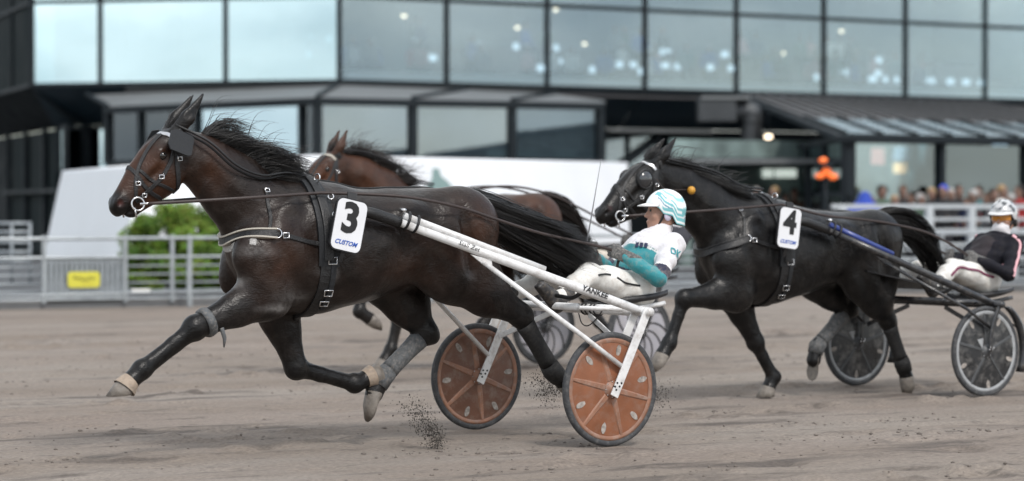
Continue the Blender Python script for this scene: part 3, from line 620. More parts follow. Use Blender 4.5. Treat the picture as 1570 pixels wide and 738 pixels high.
for q, y in ((1178, 210), (1288, 237)):
    p = pix(q, y, 64); t = Thing('pendant_lamp', f'small warm lamp hanging {"near the duct elbow" if q < 1200 else "inside the wing corner"}', 'lamp', WORLD, p); t.part('bulb', Geo().ball(p, (.10, .1, .06), 10), M_lamp); t.part('flex', Geo().tube([p + Vector((0, 0, .05)), p + Vector((0, 0, .8))], .012, 6), M_frame)
rk = Thing('steel_rack', 'stack of grey steel barrier frames standing left of the hoarding', 'rack', WORLD, (pix(22, 390, 47).x, 47, 0))
for k in range(3):
    for z in (.46, .62, .80, .98, 1.14): a = pix(-12, 0, 47 + .3 * k); b = pix(48, 0, 47 + .3 * k); rk.part('tube', Geo().tube([(a.x, a.y, z), (b.x, b.y, z)], .028, 8), M_galv2)
    for q in (-10, 18, 46): a = pix(q, 0, 47 + .3 * k); rk.part('upright', Geo().tube([(a.x, a.y, .02), (a.x, a.y, 1.16)], .028, 8), M_galv2)

# ------------------------------------------------------------------ white terrace fence
WF = Rig(*pix(1288, 0, 50)[:2], R(27)); M_wfence = mat('white_fence_paint', (.46, .49, .51), .5, noise=.06, nscale=4)
wf = Thing('fence', 'white painted post and rail fence in front of the glass wing', 'fence', WF, (0, 0, 0))
for z in (1.45, 1.20, .98, .70, .42): wf.part('rail', Geo().box((4, 0, z), (8.4, .05, .085 if z > 1.4 else .06), None, .006), M_wfence)
for i in range(9): w = .05 + i * 1.02; wf.part('post', Geo().box((w, .01, .74), (.15, .11, 1.48), None, .01), M_wfence)
bt = Thing('parasol', 'folded blue parasol standing behind the white fence', 'parasol', WORLD, (pix(1326, 0, 52).x, 52, 0)); M_bluec = mat('blue_canvas', (.01, .045, .33), .7, noise=.1, nscale=8)
p = pix(1326, 320, 52); bt.part('canopy', Geo().lathe([(.0, .50), (.10, .46), (.14, .34), (.20, .26), (.52, .12), (.55, .08), (.50, .02), (.0, .0)], Vector((p.x, 52, 1.26)), (0, 0, 1), 16), M_bluec); bt.part('pole', Geo().tube([(p.x, 52, .02), (p.x, 52, 1.3)], .03, 8), M_galv)
bt.part('valance', Geo().lathe([(.50, .02), (.42, -.5), (.40, -.5), (.48, .02)], Vector((p.x, 52, 1.26)), (0, 0, 1), 16), M_bluec)
rb = single('red_barrier', Geo().box((pix(1500, 0, 53).x, 53, 1.28), (1.6, .06, .14), None, .01), mat('red_board', (.22, .015, .02), .6), 'red board behind the white fence near the spectators', 'board', WORLD, (pix(1500, 0, 53).x, 53, 1.17))

# ------------------------------------------------------------------ the three horses
TH = R(34)
RIG_A = Rig(.177, 16.04, math.pi + TH)      # leading outfit, number 3
RIG_B = Rig(.69, 23.0, math.pi + TH)       # bay, hidden behind it
RIG_C = Rig(3.145, 20.15, math.pi + TH)     # black horse, number 4
M_hoof = mat('hoof', (.16, .14, .12), .6, noise=.3, nscale=30, bump=.3, bscale=60, dirt=(.23, .21, .19), dirt_amt=.7)
M_hair = mat('black_hair', (.0065, .0055, .0053), .38, spec=.6)
M_hairb = mat('brown_hair', (.014, .008, .006), .42, spec=.6)
M_eye = mat('eye', (.006, .004, .003), .06, spec=.8)
M_leather = mat('leather', (.0075, .0075, .0085), .48, noise=.3, nscale=40, bump=.3, bscale=120)
M_nylon = mat('nylon', (.009, .0105, .013), .65, noise=.25, nscale=60)
M_steel = mat('steel', (.62, .62, .63), .22, metal=1.0, noise=.15, nscale=40)
M_wool = mat('white_fleece', (.42, .41, .40), .95, bump=1.0, bscale=150, noise=.2, nscale=60)
M_boot = mat('grey_boot', (.085, .09, .095), .75, noise=.35, nscale=35, dirt=(.28, .25, .22), dirt_amt=.6, bump=.3, bscale=80)
M_bell = mat('bell_boot', (.30, .235, .18), .7, noise=.25, nscale=40, dirt=(.3, .27, .24), dirt_amt=.5)
M_trim = mat('white_piping', (.42, .39, .34), .7)

def coat_mat(name, rough):
    m = mat(name, (.03, .02, .015), rough, attr='Col', spec=.17, noise=.5, nscale=6, dirt=(.12, .105, .095), dirt_amt=.13)
    nt = m.node_tree; b = nt.nodes['Principled BSDF']; lk = nt.links.new
    tc = nt.nodes.new('ShaderNodeTexCoord'); mp = nt.nodes.new('ShaderNodeMapping'); mp.inputs['Scale'].default_value = (.35, 1, 1); lk(tc.outputs['Object'], mp.inputs[0])
    n1 = nt.nodes.new('ShaderNodeTexNoise'); n1.inputs['Scale'].default_value = 130; n1.inputs['Detail'].default_value = 2; lk(mp.outputs[0], n1.inputs['Vector'])
    n2 = nt.nodes.new('ShaderNodeTexNoise'); n2.inputs['Scale'].default_value = 14; n2.inputs['Detail'].default_value = 3; n2.inputs['Distortion'].default_value = .8; lk(tc.outputs['Object'], n2.inputs['Vector'])
    b1 = nt.nodes.new('ShaderNodeBump'); b1.inputs['Strength'].default_value = .5; b1.inputs['Distance'].default_value = .004; lk(n1.outputs[0], b1.inputs['Height'])
    b2 = nt.nodes.new('ShaderNodeBump'); b2.inputs['Strength'].default_value = .32; b2.inputs['Distance'].default_value = .02; lk(n2.outputs[0], b2.inputs['Height']); lk(b1.outputs[0], b2.inputs['Normal'])
    b.inputs['Coat Weight'].default_value = .24; b.inputs['Coat Roughness'].default_value = .27; lk(b2.outputs[0], b.inputs['Coat Normal'])
    lk(b2.outputs[0], b.inputs['Normal']); return m

class Head:
    def __init__(s, poll, nose):
        s.T = np.array(poll, float); d = np.array(nose, float) - s.T; s.L = math.hypot(*d); s.a = d / s.L; s.n = np.array([s.a[1], -s.a[0]]); s.k = s.L / .54
        if s.n[1] > 0: s.n = -s.n
    def p(s, t, d, l=0.0):
        q = s.T + s.k * (s.a * t + s.n * d); return (q[0], l * s.k, q[1])

def horse_prims(po):
    P = []
    # trunk
    st = [(u, 0, (zt + zb) / 2, (zt - zb) / 2, hw) for u, zt, zb, hw in po['trunk']]
    P += chain(st, .09)
    tr = po['trunk']; zt = lambda u: float(np.interp(-u, [-q[0] for q in tr], [q[1] for q in tr])); zb = lambda u: float(np.interp(-u, [-q[0] for q in tr], [q[2] for q in tr]))
    uw = po['uw']                       # withers station
    ur = tr[-2][0]                      # croup station
    P.append(cone((uw + .08, 0, zt(uw) - .07), (uw - .35, 0, zt(uw - .35) - .06), .07, .07, .7, .9, k=.10))   # withers ridge
    for s in (-1, 1):
        P.append(elli((uw + .12, s * .17, zt(uw) - .30), (.12, .10, .30), roty(-24), k=.035))          # shoulder blade
        P.append(elli((uw + .07, s * .105, zb(uw) + .31), (.12, .095, .15), roty(20), k=.035))            # breast muscle
        P.append(elli((uw + .0, s * .185, zb(uw) + .27), (.15, .092, .155), roty(30), k=.03))          # triceps
        P.append(elli((ur + .05, s * .15, zt(ur) - .15), (.24, .13, .17), roty(12), k=.08))            # croup muscle
        P.append(elli((ur - .10, s * .115, zt(ur) - .33), (.12, .105, .27), roty(8), k=.07))           # hamstring
        P.append(elli((ur + .42, s * .205, zt(ur) - .13), (.12, .06, .10), None, k=.06))               # point of hip
        P.append(elli((uw - .35, s * .16, zb(uw - .35) + .25), (.28, .115, .22), roty(5), k=.08))      # ribs
    # neck
    P += chain([(u, 0, z, r, w) for u, z, r, w in po['neck']], .07)
    for s in (-1, 1):
        nk = po['neck']; a, b, c = nk[0], nk[1], nk[2]
        P.append(cone((a[0] + .0, s * .10, a[1] + .02), (c[0] + .0, s * .048, c[1] + .0), .085, .058, .7, k=.06))
    # head
    H = Head(po['poll'], po['nose']); q = H.p; k = H.k
    P += chain([(*q(t, d), r * k, w * k) for t, d, r, w in [(.03, .095, .10, .075), (.14, .110, .137, .086), (.24, .112, .138, .082), (.34, .095, .110, .058), (.43, .084, .076, .047), (.495, .078, .062, .049), (.528, .076, .054, .047)]], .03)
    P.append(cone(q(.28, .180), q(.49, .158), .050 * k, .026 * k, .75, k=.03))
    P.append(elli(q(.50, .150), (.030 * k, .027 * k, .025 * k), k=.02))
    for s in (-1, 1):
        P.append(elli(q(.215, .165, s * .052), (.095 * k, .036 * k, .085 * k), roty(35), k=.03))
        P.append(elli(q(.155, .030, s * .072), (.042 * k, .028 * k, .030 * k), roty(40), k=.025))
        P.append(cone(q(.20, .045, s * .075), q(.42, .085, s * .042), .014 * k, .010 * k, k=.03))
        P.append(carve(elli(q(.165, .052, s * .104), (.026 * k, .016 * k, .016 * k), roty(40), k=.012)))
        P.append(elli(q(.515, .045, s * .040), (.034 * k, .022 * k, .030 * k), roty(50), k=.015))
        P.append(carve(elli(q(.525, .050, s * .062), (.026 * k, .022 * k, .016 * k), roty(60), k=.008)))
        P.append(carve(elli(q(.30, .085, s * .088), (.075 * k, .02 * k, .02 * k), roty(42), k=.03)))
        e0 = np.array(q(.0, .035, s * .050)); ev = np.array(po['ear']); e0[1] = s * .05 * k
        m = e0 + np.array([ev[0] * .5, s * .022, ev[1] * .5]); t = e0 + np.array([ev[0] * 1.28, s * .012, ev[1] * 1.28])
        P.append(cone(e0, m, .042, .043, .66, k=.02)); P.append(cone(m, t, .042, .010, .62, k=.01))
        P.append(carve(cone(m + np.array([.022, s * .03, .0]), t + np.array([.012, s * .02, -.05]), .018, .006, .7, k=.01)))
    P.append(elli(q(.540, .072), (.026 * k, .034 * k, .036 * k), roty(40), k=.02))
    P.append(carve(cone(q(.44, .132, -.08), q(.56, .118, .0), .008, .009, 2.0, k=.006)))   # mouth line
    P.append(carve(cone(q(.44, .132, .08), q(.56, .118, .0), .008, .009, 2.0, k=.006)))
    # legs
    for lg in po['legs']:
        j = lg['j']; s = lg['s']; V = lambda i, l: np.array([j[i][0], s * l, j[i][1]])
        mid = lambda a, b, t: a + (b - a) * t
        if lg['k'] == 'f':
            S, E, K, F, C = V(0, .155), V(1, .150), V(2, .135), V(3, .13), V(4, .13)
            ax = (K - E) / np.linalg.norm(K - E); fr = np.array([-ax[2], 0, ax[0]]); fr = fr if fr[2] + .4 * fr[0] > 0 else -fr
            P.append(cone(S, E, .16, .125, .62, .66, k=.06))
            P += [cone(E, mid(E, K, .42), .135, .100, .66, .72, k=.06), cone(mid(E, K, .42), K, .100, .062, .72, .92, k=.03)]
            P.append(elli(mid(E, K, .25) + fr * .035, (.085, .055, .085), k=.04))
            P.append(elli(K, (.068, .060, .072), k=.03)); P.append(elli(K - fr * .040, (.030, .032, .034), k=.02))
            P += [cone(K, mid(K, F, .4), .058, .043, .85, .78, k=.02), cone(mid(K, F, .4), F, .043, .048, .78, .9, k=.02)]
            P.append(cone(K - fr * .032, F - fr * .026, .024, .025, .8, k=.012))
        else:
            Hp, S, K, F, C = V(0, .13), V(1, .155), V(2, .125), V(3, .125), V(4, .125)
            gx = (K - S) / np.linalg.norm(K - S); bk = np.array([gx[2], 0, -gx[0]]); bk = bk if bk[0] < 0 else -bk
            P.append(cone(Hp, S, .23, .17, .55, .62, k=.08))
            P.append(cone(S, mid(S, K, .5), .175, .132, .58, .58, k=.07)); P.append(cone(mid(S, K, .5), K, .132, .064, .58, .75, k=.04))
            P.append(cone(mid(Hp, S, .55) + bk * .07, mid(S, K, .55) + bk * .045, .13, .075, .6, k=.07))
            P.append(elli(K + gx * .052 + bk * .020, (.046, .036, .046), k=.03)); P.append(elli(K, (.072, .054, .076), k=.03))
            P.append(cone(mid(S, K, .35) + bk * .08, K + gx * .03 + bk * .03, .045, .024, .6, k=.03))
            P += [cone(K, mid(K, F, .4), .063, .049, .78, .78, k=.02), cone(mid(K, F, .4), F, .049, .051, .78, .9, k=.02)]
        P.append(elli(F, (.058, .050, .058), k=.02))
        dC = (C - F) / max(np.linalg.norm(C - F), 1e-6); tn = lg.get('e', (1, 0)); te = np.array([tn[0], 0, tn[1]])
        P.append(elli(F - te * .034, (.028, .030, .032), k=.02))
        P.append(cone(F, C + dC * .012, .048, .055, .95, 1.0, k=.02))
    # hollows between the muscles
    nk = po['neck']
    for s in (-1, 1):
        P.append(elli((ur + .19, s * .165, zt(ur) - .31), (.14, .095, .25), roty(-14), k=.06))         # quadriceps
        P.append(carve(elli((tr[5][0] + .02, s * .325, zt(tr[5][0]) - .29), (.12, .06, .16), roty(-25), k=.08)))
        P.append(carve(cone((ur + .10, s * .300, zt(ur) - .06), (ur + .02, s * .270, zt(ur) - .42), .016, .016, k=.07)))
        P.append(carve(cone((nk[2][0] + .04, s * .120, nk[2][1] - .07), (nk[1][0] + .03, s * .175, nk[1][1] - .11), .018, .016, k=.07)))
        P.append(carve(cone((uw + .05, s * .262, zt(uw) - .12), (uw + .20, s * .30, zb(uw) + .52), .014, .012, k=.09)))
        P.append(carve(cone((uw - .10, s * .300, zt(uw) - .22), (uw - .13, s * .305, zb(uw) + .18), .018, .020, k=.08)))
        P.append(carve(cone((uw + .16, s * .305, zb(uw) + .34), (uw + .05, s * .300, zb(uw) + .16), .014, .014, k=.06)))
        P.append(carve(cone((ur + .30, s * .295, zt(ur) - .36), (ur + .18, s * .285, zt(ur) - .58), .016, .016, k=.07)))
    return P, H

def hoof_mesh(c, sole, e, l):
    """coronet ring to sole ring; e = toe direction in the running plane"""
    c = Vector((c[0], l, c[1])); s = Vector((sole[0], l, sole[1])); e = Vector((e[0], 0, e[1])).normalized(); d = (s - c).normalized()
    e1 = (e - d * e.dot(d)); e1 = e1.normalized() if e1.length > .05 else e; y = Vector((0, 1, 0)); g = Geo(); vs = []; n = 20
    for (t, a, b, ee) in [(-.15, .048, .048, e1), (0, .058, .056, e1), (.5, .066, .062, (e1 + e).normalized()), (1, .078, .069, e), (1.03, .070, .062, e)]:
        cc = c.lerp(s, t)
        for k in range(n):
            an = 2 * math.pi * k / n; x = math.cos(an); vs.append(cc + ee * (x * a * (1.0 if x > 0 else .82)) + y * math.sin(an) * b)
    fs = [(i * n + k, i * n + (k + 1) % n, (i + 1) * n + (k + 1) % n, (i + 1) * n + k) for i in range(4) for k in range(n)] + [tuple(range(n))[::-1], tuple(4 * n + k for k in range(n))]
    return g.add(vs, fs, True)

def blown(root, d0, length, n=9, curl=.25, drop=.25, wind=Vector((-1, 0, .1)), ph=None):
    """one hair: starts along d0, bends with the wind and hangs"""
    p = Vector(root); d = Vector(d0).normalized(); out = [p.copy()]; st = length / n; ph = random.random() * 6.28 if ph is None else ph + random.gauss(0, .22)
    for i in range(n):
        t = i / n
        d = (d + wind * .22 + Vector((0, 0, -drop)) * t * .5 + Vector((math.sin(ph + 5 * t), math.cos(ph * 1.7 + 4 * t), math.sin(ph * .6 + 6 * t))) * curl * .35).normalized()
        p = p + d * st; out.append(p.copy())
    return out

def make_horse(rig, po, name, label, coat, hair, paintfn, vox=.0115):
    base = (po['trunk'][3][0], 0, 0); T = Thing(name, label, 'horse', rig, base)
    prims, H = horse_prims(po); me, V = sdf_mesh(prims, vox, 1); paint(me, paintfn(V, H, po)); bvh = bvh_of(me)
    T.part('body', me, coat); T.bvh = bvh; T.H = H
    for s in (-1, 1):
        g = Geo().ball(H.p(.165, .050, s * .083), .025 * H.k, 14); T.part('eye', g, M_eye)
    T.hooves = []
    for lg in po['legs']:
        l = lg['s'] * (.13 if lg['k'] == 'f' else .125); T.hooves.append(T.part('hoof', hoof_mesh(lg['j'][4], lg['sole'], lg.get('e', (1, 0)), l), M_hoof))
    # mane along the crest
    cr = spline([(u, 0, z) for u, z in po['crest']], 12); S = []; mn = po.get('mane', {})
    cls = [(random.uniform(mn.get('t0', .12), 1), random.choice((1, 1, 1, -1)) * random.uniform(.05, .5), mn.get('up', .55) * random.uniform(.2, 1.3), random.uniform(.6, 1.25), random.random() * 6.28) for _ in range(70)]
    for _ in range(mn.get('n', 1500)):
        ct, cy_, up, cl, ph = random.choice(cls); t = min(1, max(mn.get('t0', .12), ct + random.gauss(0, .022))); i = min(int(t * (len(cr) - 1)), len(cr) - 2); p = cr[i].lerp(cr[i + 1], random.random()) + Vector((0, random.gauss(0, .014), -.012))
        ln = mn.get('len', .26) * cl * random.uniform(.7, 1.1) * (1 - .35 * abs(t - .45)); wild = random.random() < mn.get('wild', .10)
        S.append(blown(p, (-.55, cy_ + random.gauss(0, .06), up + random.gauss(0, .06) + (.6 if wild else 0)), ln * (1.25 if wild else 1), curl=.6 if wild else .32, drop=.1 if wild else .55, ph=None if wild else ph))
    T.part('mane', hair_mesh(S, .0028), hair)
    S = []
    for _ in range(mn.get('fore', 160)):
        p = Vector(H.p(random.uniform(-.01, .03), -.005 + .02, random.gauss(0, .018))); S.append(blown(p, (.1, random.gauss(0, .4), .5), random.uniform(.08, .17), n=7, curl=.35, drop=.5))
    if S: T.part('forelock', hair_mesh(S, .0026), hair)
    # tail
    tl = spline(po['tail'], 10); S = []; tw = po.get('tailw', (.035, .11))
    tcl = [(random.gauss(0, 1), random.gauss(0, 1), random.uniform(.6, 1.0), random.random() * 6.28) for _ in range(60)]
    for _ in range(po.get('tailn', 1700)):
        a, b, e, ph = random.choice(tcl); a += random.gauss(0, .22); b += random.gauss(0, .22); e = min(1, e * random.uniform(.9, 1.1)); ph += random.gauss(0, .25); st = random.uniform(0, .35) if random.random() < .7 else 0; P = []
        if random.random() < .06: a *= 1.25; b = -abs(b) * 1.25
        for i in range(13):
            t = st * (1 - i / 12) * .6 + e * i / 12; f = t * (len(tl) - 1); j = min(int(f), len(tl) - 2); p = tl[j].lerp(tl[j + 1], f - j); w = tw[0] + (tw[1] - tw[0]) * min(1, t * 1.5) ** .8
            P.append(p + Vector((.25 * b * w, a * w * .8 + .026 * math.sin(ph + 6 * t) * t, b * w * .85 + .030 * math.sin(2 * ph + 7 * t) * t)))
        S.append(P)
    T.part('tail', hair_mesh(S, .0028), hair)
    return T

def mixc(C, col_, m): m = np.clip(m, 0, 1)[:, None]; return C * (1 - m) + np.array(col_)[None] * m
def paint_brown(body, red, leg, caps=False):
    def f(V, H, po):
        C = np.tile(np.array(body), (len(V), 1)); u, l, z = V[:, 0], np.abs(V[:, 1]), V[:, 2]
        hx = (u - H.T[0]) * H.a[0] + (z - H.T[1]) * H.a[1]; hd = (u - H.T[0]) * H.n[0] + (z - H.T[1]) * H.n[1]
        hm = (hx > .02) & (u > po['neck'][2][0] + .06)
        C = mixc(C, red, np.where(hm, np.clip((hx - .08) * 6, 0, .8) * np.clip((.50 - hx) * 14, 0, 1), 0))
        C = mixc(C, np.array(leg) * 1.2, np.where(hm, np.clip((hx - .46) * 14, 0, .9), 0))
        C = mixc(C, red, np.exp(-(((u - po['neck'][2][0] - .02) / .09) ** 2 + ((z - po['neck'][2][1] - .0) / .15) ** 2)) * .55)
        tr = po['trunk']
        C = mixc(C, red, np.exp(-(((u - tr[-2][0] + .05) / .20) ** 2 + ((z - tr[-2][1] + .20) / .18) ** 2)) * .55 * (l > .05))
        C = mixc(C, red, np.exp(-(((u - tr[2][0] - .25) / .14) ** 2 + ((z - tr[2][2] - .32) / .16) ** 2)) * .45)
        C = mixc(C, red, np.exp(-(((u - tr[5][0]) / .2) ** 2 + ((z - tr[5][2] - .1) / .12) ** 2)) * .35)
        if caps: C = mixc(C, (.006, .006, .0065), np.where((hx < .035) & (hd < .055) & (l > .018) & (u > po['neck'][2][0]), .95, 0))
        C = mixc(C, (.09, .03, .026), np.where(hm, np.exp(-(((hx - .522) / .018) ** 2 + ((hd - .05) / .018) ** 2 + ((l - .045) / .016) ** 2)), 0))
        for lg in po['legs']:
            j = lg['j']
            for a, b, w0, w1 in ((1, 2, .2, 1), (2, 3, 1, 1), (3, 4, 1, 1)):
                A = np.array([j[a][0], lg['s'] * .135, j[a][1]]); B = np.array([j[b][0], lg['s'] * .13, j[b][1]]); d = B - A; t = np.clip(((V - A) @ d) / (d @ d), 0, 1)
                dist = np.linalg.norm(V - A - d * t[:, None], axis=1); C = mixc(C, leg, np.where(dist < .10, (w0 + (w1 - w0) * t) * .95, 0))
        for mu, mz, r0, r1, st in po.get('marks', []):
            nz = vnoise(u * 70, z * 70, 3) * .9 + vnoise(u * 25, z * 25, 4) * .6; C = mixc(C, (.24, .23, .225), np.where(V[:, 1] > .02, np.exp(-(((u - mu) / r0) ** 2 + ((z - mz) / r1) ** 2)) * st * np.clip(nz, 0, 1.2), 0))
        return C
    return f
POSE_A = dict(
    uw=1.84, trunk=[(1.93, 1.40, 1.06, .12), (1.85, 1.52, .91, .19), (1.745, 1.575, .838, .24), (1.58, 1.55, .835, .265), (1.30, 1.535, .885, .27), (1.05, 1.545, .965, .262), (.85, 1.545, 1.05, .258), (.66, 1.505, 1.09, .24), (.53, 1.43, 1.17, .17)],
    neck=[(1.93, 1.335, .25, .175), (2.13, 1.525, .185, .110), (2.30, 1.660, .138, .082), (2.46, 1.735, .122, .078)],
    poll=(2.54, 1.86), nose=(2.905, 1.46), ear=(-.13, .17), marks=[(2.22, 1.00, .05, .03, 1.0), (1.62, 1.035, .018, .035, .9), (1.98, .845, .09, .022, .7), (1.86, .905, .10, .03, .35), (2.10, 1.17, .08, .025, .5)],
    crest=[(2.53, 1.86), (2.36, 1.818), (2.12, 1.722), (1.97, 1.615), (1.88, 1.55)],
    legs=[dict(k='f', s=1, j=[(2.05, 1.14), (1.985, .92), (2.443, .744), (2.765, .522), (2.855, .443)], sole=(2.90, .385), e=(1, -.04)),
          dict(k='f', s=-1, j=[(1.88, 1.12), (1.775, .87), (1.645, .480), (1.250, .372), (1.155, .405)], sole=(1.085, .425), e=(-.28, -.96)),
          dict(k='h', s=-1, j=[(.80, 1.28), (1.02, 1.02), (.755, .665), (1.055, .410), (1.115, .315)], sole=(1.143, .215), e=(.32, -.95)),
          dict(k='h', s=1, j=[(.68, 1.30), (.76, 1.04), (.240, .765), (.00, .418), (-.085, .345)], sole=(-.155, .285), e=(-.62, -.78))],
    tail=[(.54, 0, 1.415), (.45, 0, 1.40), (.28, .0, 1.33), (.05, .0, 1.235), (-.15, .0, 1.145), (-.36, .02, 1.065)], tailw=(.028, .088), tailn=4800,
    mane=dict(n=3200, len=.33, up=.48, wild=.04, t0=.25, fore=60))
POSE_B = dict(POSE_A, poll=(2.64, 1.88), nose=(3.01, 1.51), ear=(-.08, .16),
    neck=[(1.93, 1.335, .25, .175), (2.15, 1.54, .185, .110), (2.35, 1.68, .140, .084), (2.53, 1.755, .124, .080)],
    crest=[(2.62, 1.88), (2.45, 1.845), (2.22, 1.74), (2.05, 1.64), (1.96, 1.58)],
    legs=[dict(k='f', s=1, j=[(2.10, 1.16), (1.985, .92), (2.40, .80), (2.44, .56), (2.345, .50)], sole=(2.27, .465), e=(-.42, -.9)),
          dict(k='f', s=-1, j=[(1.98, 1.12), (1.80, .87), (1.90, .50), (1.98, .22), (2.05, .12)], sole=(2.09, .05), e=(1, -.1))] + POSE_A['legs'][2:],
    mane=dict(n=1500, len=.26, up=1.15, wild=.25), tailn=1200,
    tail=[(.56, 0, 1.475), (.42, 0, 1.47), (.22, .0, 1.36), (.12, .0, 1.18), (.08, .0, 1.0), (.08, 0, .85)])
POSE_C = dict(
    uw=1.76, trunk=[(1.90, 1.27, .98, .12), (1.82, 1.42, .83, .19), (1.70, 1.495, .74, .24), (1.48, 1.47, .735, .265), (1.20, 1.425, .795, .27), (.95, 1.405, .865, .262), (.75, 1.40, .93, .258), (.56, 1.365, .98, .24), (.44, 1.30, 1.06, .17)],
    neck=[(1.89, 1.25, .25, .175), (2.11, 1.425, .195, .115), (2.32, 1.56, .148, .086), (2.50, 1.632, .128, .080)],
    poll=(2.61, 1.765), nose=(3.075, 1.41), ear=(-.13, .14),
    crest=[(2.60, 1.765), (2.45, 1.735), (2.18, 1.635), (1.95, 1.535), (1.80, 1.465)],
    legs=[dict(k='f', s=1, j=[(1.98, 1.03), (1.93, .80), (2.395, .765), (2.525, .450), (2.59, .365)], sole=(2.625, .29), e=(.75, -.6)),
          dict(k='f', s=-1, j=[(1.83, 1.02), (1.735, .80), (1.515, .415), (1.345, .150), (1.395, .070)], sole=(1.42, .006), e=(1, -.02)),
          dict(k='h', s=-1, j=[(.72, 1.15), (.90, .90), (.610, .645), (.925, .370), (.955, .275)], sole=(.968, .185), e=(.10, -1)),
          dict(k='h', s=1, j=[(.60, 1.16), (.70, .88), (.440, .565), (.285, .225), (.245, .125)], sole=(.225, .045), e=(.35, -.93))],
    tail=[(.46, 0, 1.30), (.34, 0, 1.325), (.16, .01, 1.29), (-.02, .02, 1.15), (-.12, .03, 1.00), (-.16, .03, .88)], tailw=(.028, .070), tailn=2600,
    mane=dict(n=2600, len=.27, up=.18, wild=.05))
for _p in (POSE_A, POSE_C): _p['trunk'] = [(q[0], q[1] - .034, q[2], q[3]) for q in _p['trunk']]
POSE_B['trunk'] = POSE_A['trunk']
coatA = coat_mat('dark_bay_coat', .43); coatB = coat_mat('bay_coat', .45); coatC = coat_mat('black_coat', .40)
HA = make_horse(RIG_A, POSE_A, 'horse', 'dark brown trotting horse wearing blinkers, all hooves off the ground', coatA, M_hair,
                paint_brown((.0118, .0074, .0060), (.052, .0205, .0100), (.0042, .0040, .0042), True))
HB = make_horse(RIG_B, POSE_B, 'horse', 'reddish bay horse half hidden behind the dark brown horse', coatB, M_hairb,
                paint_brown((.040, .018, .011), (.070, .027, .013), (.008, .007, .0065)), .014)
HC = make_horse(RIG_C, POSE_C, 'horse', 'black trotting horse wearing an eye hood', coatC, M_hair,
                paint_brown((.0045, .0042, .0044), (.0058, .0050, .0048), (.0038, .0037, .0040), True))

# ------------------------------------------------------------------ sulkies
def at(rig, px, py, l=0.0):
    """point on the plane y' = l of a rig, from where it stands in the photograph"""
    C_, S_ = math.cos(TH), math.sin(TH); k = (px - 785) / FPX
    u = (rig.o.x + l * S_ - k * (rig.o.y - l * C_)) / (C_ - k * S_); Y = rig.o.y - l * C_ - u * S_
    return Vector((u, l, EYE - (py - 320) * Y / FPX))
M_white = mat('white_paint', (.70, .70, .70), .32, noise=.06, nscale=10, dirt=(.28, .24, .21), dirt_amt=.6, coat=.3)
M_dark = mat('black_paint', (.018, .019, .022), .35, noise=.2, nscale=12, dirt=(.2, .18, .16), dirt_amt=.4, coat=.3)
M_blue = mat('blue_paint', (.022, .045, .22), .35, coat=.3)
M_rubber = mat('tyre_rubber', (.040, .042, .046), .75, noise=.3, nscale=18, dirt=(.20, .19, .18), dirt_amt=.45)
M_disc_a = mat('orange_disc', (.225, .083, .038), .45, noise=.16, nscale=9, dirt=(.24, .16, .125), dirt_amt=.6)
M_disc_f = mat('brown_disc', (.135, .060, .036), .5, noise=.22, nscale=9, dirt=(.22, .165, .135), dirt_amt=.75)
M_rim_a = mat('orange_rim', (.255, .125, .078), .5, noise=.18, nscale=14, dirt=(.29, .245, .22), dirt_amt=.7)
M_patch = mat('mud_patch', (.30, .27, .245), .8, noise=.45, nscale=40)
M_disc_b = mat('pale_disc', (.36, .355, .39), .4, noise=.1, nscale=7, dirt=(.35, .32, .3), dirt_amt=.5)
M_disc_c = mat('smoked_disc', (.020, .021, .023), .35, noise=.3, nscale=8, dirt=(.22, .21, .2), dirt_amt=.7)
M_spoke_c = mat('grey_spoke', (.065, .068, .072), .45, noise=.2, nscale=14)
M_ring_c = mat('pale_ring', (.32, .33, .34), .4, noise=.15, nscale=20)
M_ink = mat('black_ink', (.01, .01, .012), .5)
M_seat = mat('seat_vinyl', (.02, .02, .022), .45, noise=.2, nscale=30, bump=.2, bscale=80)

